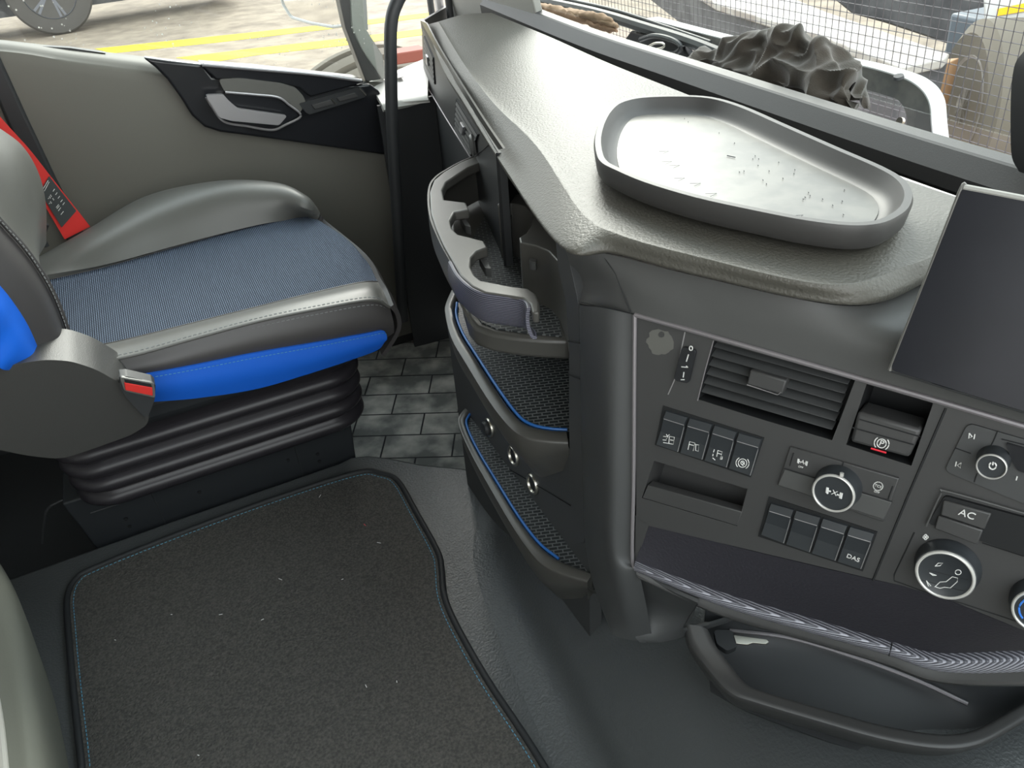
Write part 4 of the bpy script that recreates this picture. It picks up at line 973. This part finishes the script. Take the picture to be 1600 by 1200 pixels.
# cowl, seen just beyond the windscreen strip
cow = prism('windscreen_cowl', [(.90, -.3, .625), (1.12, -.3, .56), (1.12, 1.75, .56), (.90, 1.75, .625)], (0, 0, -.05), 'whitepaint', bevel=.005)
tag(cow, 'white painted cowl below the outside of the windscreen', 'cowl')
def wiper(name, pts, x, r, label):
    t = tube(name, [Xp(*p, x) for p in pts], r, 'dark', n=40, k=8); tag(t, label, 'wiper'); return t
wp = wiper('windscreen_wiper', [(790, -14), (850, 2), (930, 20), (1010, 44), (1090, 70), (1190, 112)], .99, .011, 'black wiper arm lying low along the windscreen base')
tube('wiper_blade', [Xp(*p, 1.00) for p in [(880, -2), (960, 16), (1040, 42), (1110, 66)]], .004, 'dark', wp)
wp2 = tube('linkage', [Xp(*p, .975) for p in [(1000, 62), (1022, 56), (1050, 62), (1064, 74), (1050, 84), (1015, 78)]], .005, 'dark', wp, n=40)
prism('linkage_plate', [Xp(*p, .985) for p in [(985, 48), (1060, 66), (1078, 92), (1010, 84), (975, 62)]], (.02, 0, 0), 'dark', wp2, bevel=.004)
tube('linkage_rod', [Xp(*p, .96) for p in [(1008, 76), (1022, 68), (1036, 68), (1036, 74), (1020, 78)]], .0022, 'chrome', wp2, n=20)
# glove
bm = bmesh.new()
gl = thing('work_glove', 'tan leather work glove lying by the black wiper arm', 'glove', (.95, 1.4, .72))
def blob(name, pts, r, x=.95):
    path = [Xp(*p, x) for p in pts]
    bm = bmesh.new(); tube('', path, lambda t: r*(math.sin(math.pi*min(1, max(.02, t*.96+.02))))**.4, None, n=36, k=14, bm=bm)
    for v in bm.verts:
        v.co += (v.co-Xp(920, 30, x)).normalized()*0+Vector((0, 0, .004))*noise.noise(v.co*70)+Vector((.003, 0, 0))*noise.noise(v.co*45)
    return fin(name, bm, 'glove', gl)
blob('palm', [(838, 8), (862, 15), (892, 24), (918, 33)], .011)
blob('palm_fold', [(880, 16), (915, 28), (948, 38)], .013, .955)
for q in ([(918, 26), (940, 32), (966, 40)], [(916, 34), (938, 41), (964, 48)], [(905, 22), (930, 26), (958, 33)]):
    blob('finger', q, .0085, .945)
blob('cuff', [(845, 10), (866, 20), (892, 31)], .006, .945)

# wire guard in front of the windscreen
G0 = Vector((1.18, 1.95, .66)); gu = Vector((0, -1, -.005)).normalized(); gv = Vector((-.10, 0, 1)).normalized()
gd = thing('windscreen_guard', 'fine wire mesh guard panel mounted in front of the windscreen', 'wire guard', tuple(G0))
lns = []
wd, ht = 1.65, .75
nx, ny = int(wd/.0155), int(ht/.0155)
low = lambda u: Xp(1600, 268, 1.18).z-.0+.0*u
zb_ = .570
G0.z = zb_
for i in range(nx+1):
    a = G0+gu*(i*.0155); lns.append([a, a+gv*ht])
for j in range(ny+1):
    a = G0+gv*(j*.0155); lns.append([a, a+gu*wd])
strokes('wire_mesh', lns, .00065, 'wire', gd, k=4)
prism('guard_rail', [G0+gv*-.002, G0+gu*wd+gv*-.002, G0+gu*wd+gv*-.026, G0+gv*-.026], (.008, 0, 0), 'grime', gd, bevel=.002)
strokes('rail_rod', [[G0+gv*-.012+Vector((-.006, 0, 0)), G0+gu*wd+gv*-.012+Vector((-.006, 0, 0))]], .0022, 'chrome', gd)
# U-shaped mounting bracket
ub = [(1010, 30), (1150, 66), (1320, 98), (1395, 117), (1432, 134), (1452, 160), (1457, 200), (1462, 245)]
ui = [(1010, 58), (1150, 96), (1318, 132), (1380, 148), (1405, 158), (1416, 180), (1415, 205), (1414, 250)]
bu = [Xp(*p, 1.02) for p in ub]; bi = [Xp(*p, 1.02) for p in ui]
M['bracket'] = mat('dusty_bracket', (.10, .10, .098), .5, .4, col2=(.16, .155, .145), nscale=25)
br = loft('guard_bracket', [[nudge(v, .03, 0, .0) for v in bu], bu, bi], 'bracket', None, nu=50, nv=3, thick=.004, linear=True)
tag(br, 'grey steel bracket with rounded corner holding the wire guard', 'bracket')
loft('bracket_flange', [[nudge(v, .03, 0, .001) for v in bu], [nudge(v, -.001, 0, .002) for v in bu]], 'whitepaint', br, nu=50, nv=2, thick=.002)
lathe('bolt', Xp(1404, 122, 1.015), (-.3, 0, 1), [(.001, 0), (.008, 0), (.007, .004), (.001, .004)], 'grime', br, k=12)
lathe('bolt', Xp(1409, 190, 1.05), (-1, 0, .3), [(.001, 0), (.006, 0), (.006, .006), (.001, .006)], 'chrome', br, k=12)

# wheels
def wheel(t, c, ax, R, w_, tm, rimm, nspoke=6, rr=.62):
    ax = Vector(ax).normalized()
    lathe('tyre', c, ax, [(R*rr, -w_*.42), (R*.80, -w_*.5), (R*.95, -w_*.46), (R, -w_*.33), (R, w_*.33), (R*.95, w_*.46), (R*.80, w_*.5), (R*rr, w_*.42)], tm, t, k=48)
    lathe('rim', c, ax, [(R*rr*.35, w_*.10), (R*rr*.8, w_*.08), (R*rr*.94, w_*.30), (R*rr*1.0, w_*.46), (R*rr*1.03, w_*.40), (R*rr, -w_*.3)], rimm, t, k=48)
    s = ax.orthogonal().normalized(); q = ax.cross(s)
    for i in range(nspoke):
        a = 2*math.pi*i/nspoke
        for da in (-.10, .10):
            d0_ = s*math.cos(a)+q*math.sin(a); d1_ = s*math.cos(a+da)+q*math.sin(a+da); tdir = ax.cross(d1_)
            o_ = c+ax*w_*.36
            prism('spoke', [o_+d0_*R*.08-tdir*R*.025, o_+d1_*R*rr*.96-tdir*R*.03, o_+d1_*R*rr*.96+tdir*R*.03, o_+d0_*R*.08+tdir*R*.025], ax*w_*.07, 'alloy2', t)
    lathe('hub', c+ax*w_*.36, ax, [(.001, 0), (R*.13, 0), (R*.11, w_*.1), (.001, w_*.11)], 'alloy2', t, k=20)
M['alloy2'] = mat('dark_polished_alloy', (.16, .17, .20), .3, .5, metal=.5)
# parked car, only its lower side shows
gc = Zp(100, 54, GZ); car = thing('parked_car', 'parked car with dark spoked alloy wheel seen through the side window', 'car', (gc.x, gc.y, GZ))
ux = Vector((1, .12, 0)).normalized(); un_ = Vector((.12, -1, 0)).normalized()
R1 = (Zp(100, 54, GZ)-CAM).length*60/1490
wheel(car, gc+Vector((0, 0, R1))-un_*.12, un_, R1, .26, 'tyre', 'wheelalloy', 6)
def cpt(u, z, d=0): return gc+ux*u-un_*(d+.10)+Vector((0, 0, z))
body = [cpt(-R1*1.35, .42), cpt(-R1*1.28, R1*1.2), cpt(-R1*.8, R1*2.0), cpt(0, R1*2.3), cpt(R1*.8, R1*2.0), cpt(R1*1.3, R1*1.1), cpt(R1*1.4, .50), cpt(R1*4.8, .50), cpt(R1*5, R1*3.2), cpt(-R1*2.9, R1*3.2), cpt(-R1*3, .62)]
prism('car_body', body, -un_*1.6, 'whitepaint', car, bevel=.03)
prism('car_underbody', [cpt(-R1*2.8, .3, .25), cpt(R1*5, .3, .25), cpt(R1*5, .8, .25), cpt(-R1*2.8, .8, .25)], -un_*1.2, 'grime', car)
# second wheel to the right is out of sight above the frame
# tyre lying below the window
tc_ = Zp(545, 118, GZ+.25); ty = thing('dusty_truck_tyre', 'dusty grooved truck tyre standing outside below the door window', 'tyre', tuple(tc_))
Rt = .52
tctr = Vector((Zp(560, 150, GZ+.5)))
tctr = Yp(575, 216, 4.2)
ax_ = Vector((.15, -.85, -.50)).normalized()
prof = []
for i in range(25):
    w2 = -.16+.32*i/24; g_ = -.035 if i in (4, 5, 11, 12, 18, 19) else 0; prof.append((Rt-.02*(abs(w2)/.16)**3*2+g_, w2))
lathe('tyre', tctr, ax_, [(Rt*.6, -.13), (Rt*.85, -.17)]+prof+[(Rt*.85, .17), (Rt*.6, .13)], 'tyre2', ty, k=72)
lathe('tyre', tctr+ax_*.42+Vector((.05, 0, -.02)), ax_, [(Rt*.6, -.13), (Rt*.85, -.17)]+prof+[(Rt*.85, .17), (Rt*.6, .13)], 'tyre2', ty, k=72)
# exterior mirror
mr = thing('wing_mirror', 'white backed wing mirror outside the passenger window', 'mirror', tuple(Yp(490, 0, 2.15)))
mc_ = Yp(490, 0, 2.15); MPn = plane(mc_, mc_+Vector((0, 0, 1)), mc_+Vector((.5, -.85, 0)))
mp_ = rnd([MPn(*p) for p in [(438, -60), (441, 5), (455, 27), (485, 36), (520, 42), (536, 40), (537, 30), (522, -60)]], .25)
prism('mirror_glass', mp_, MPn.n*.01, 'mirror', mr)
tube('mirror_rim', mp_, .004, 'whitepaint', mr, closed=True, smoothpath=False)
cm = sum(mp_, Vector())/len(mp_)
prism('mirror_housing', [cm+(p-cm)*1.02+MPn.n*.012 for p in mp_], MPn.n*.06, 'whitepaint', mr, bevel=.01)
# red steel beam outside
rb_ = prism('steel_beam', [Yp(*p, 3.2) for p in [(618, 84), (668, 76), (668, 94), (618, 102)]], (0, .1, 0), 'rust', bevel=.005)
tag(rb_, 'rusty red steel beam with bolts seen beyond the grab rail', 'beam')

# flatbed deck seen through the guard
def slabx(name, px, x, d, m, parent, bevel=.01): return prism(name, [Xp(*p, x) for p in px], (d, 0, 0), m, parent, bevel=bevel)
fb = thing('flatbed_truck', 'dusty white flatbed deck with brown box end seen through the wire guard', 'truck', (5, 4, GZ))
dk = zl(-.12, (1010, -60), (1100, -60), (1290, 18), (1484, 84), (1476, 92), (1410, 106), (1280, 54), (1120, 6))
prism('deck', dk, (0, 0, -.05), 'wsteel', fb, bevel=.008)
dk2 = [v+Vector((.04, .03, -.05)) for v in dk]
prism('chassis', dk2, (0, 0, -.30), 'grime', fb)
ob = prism('tool_box', zl(-.20, (1414, 112), (1480, 99), (1500, 90), (1440, 95)), (0, 0, -.40), 'orange', fb, bevel=.006)
for c in ((1431, 137), (1450, 122)): pass
# lorry ahead with white bumper, fender and steel wheel
tk = thing('lorry', 'lorry with white bumper, amber stripe and dusty drilled steel wheel', 'truck', (7, 4, GZ))
wc = Zp(1536, 166, GZ+.50)
r_ = (wc-CAM); r_.z = 0; r_.normalize(); p_ = Vector((-r_.y, r_.x, 0))
axw = (p_*.93-r_*.37).normalized()
Rw = .50
lathe('tyre', wc, axw, [(Rw*.58, -.12), (Rw*.85, -.15), (Rw, -.10), (Rw, .10), (Rw*.85, .15), (Rw*.60, .12)], 'tyre2', tk, k=48)
lathe('rim', wc, axw, [(.001, .12), (Rw*.22, .12), (Rw*.24, .03), (Rw*.5, .02), (Rw*.56, .12), (Rw*.60, .13), (Rw*.6, .0)], 'wsteel', tk, k=40)
s_ = axw.orthogonal().normalized(); q_ = axw.cross(s_)
for i in range(10):
    a = i*math.pi/5; lathe('rim_hole', wc+axw*.028+(s_*math.cos(a)+q_*math.sin(a))*Rw*.41, axw, [(.001, 0), (.040, 0), (.040, .006), (.001, .006)], 'dark', tk, k=12)
X_ = wc.x+.35
slabx('fender', [(1485, 20), (1530, 30), (1640, 30), (1640, 92), (1600, 78), (1568, 74), (1540, 84), (1512, 110), (1496, 150), (1480, 210), (1455, 190), (1470, 110)], X_, .6, 'bluegrey', tk, .02)
slabx('engine_bay', [(1230, -60), (1545, -60), (1545, 30), (1482, 70), (1380, 36), (1330, 22)], X_+.8, .5, 'grime', tk, .02)
slabx('bumper', [(1532, -80), (1700, -80), (1700, 25), (1600, 32), (1536, 41)], X_-.1, .4, 'whitepaint', tk, .02)
slabx('amber_stripe', [(1558, 14), (1605, 4), (1700, -12), (1700, 4), (1605, 17), (1558, 25)], X_-.11, .03, 'amber', tk, 0)
slabx('side_panel', [(1462, 92), (1482, 70), (1486, 110), (1474, 160), (1466, 205), (1446, 180)], X_+.1, .4, 'bluegrey', tk, .02)
# black device at the right edge
dv = loft('black_holder', [[Xp(*p, .80) for p in [(1600, 80), (1586, 100), (1580, 140), (1579, 200), (1581, 245), (1592, 268)]], [Xp(*p, .79) for p in [(1640, 90), (1630, 110), (1625, 150), (1625, 200), (1630, 250), (1640, 285)]],
   [Xp(*p, .80) for p in [(1690, 80), (1690, 100), (1690, 140), (1690, 200), (1690, 255), (1690, 282)]]], 'dark', None, nu=20, nv=5, thick=.02)
tag(dv, 'black rounded device holder rising at the right border above the screen', 'holder')
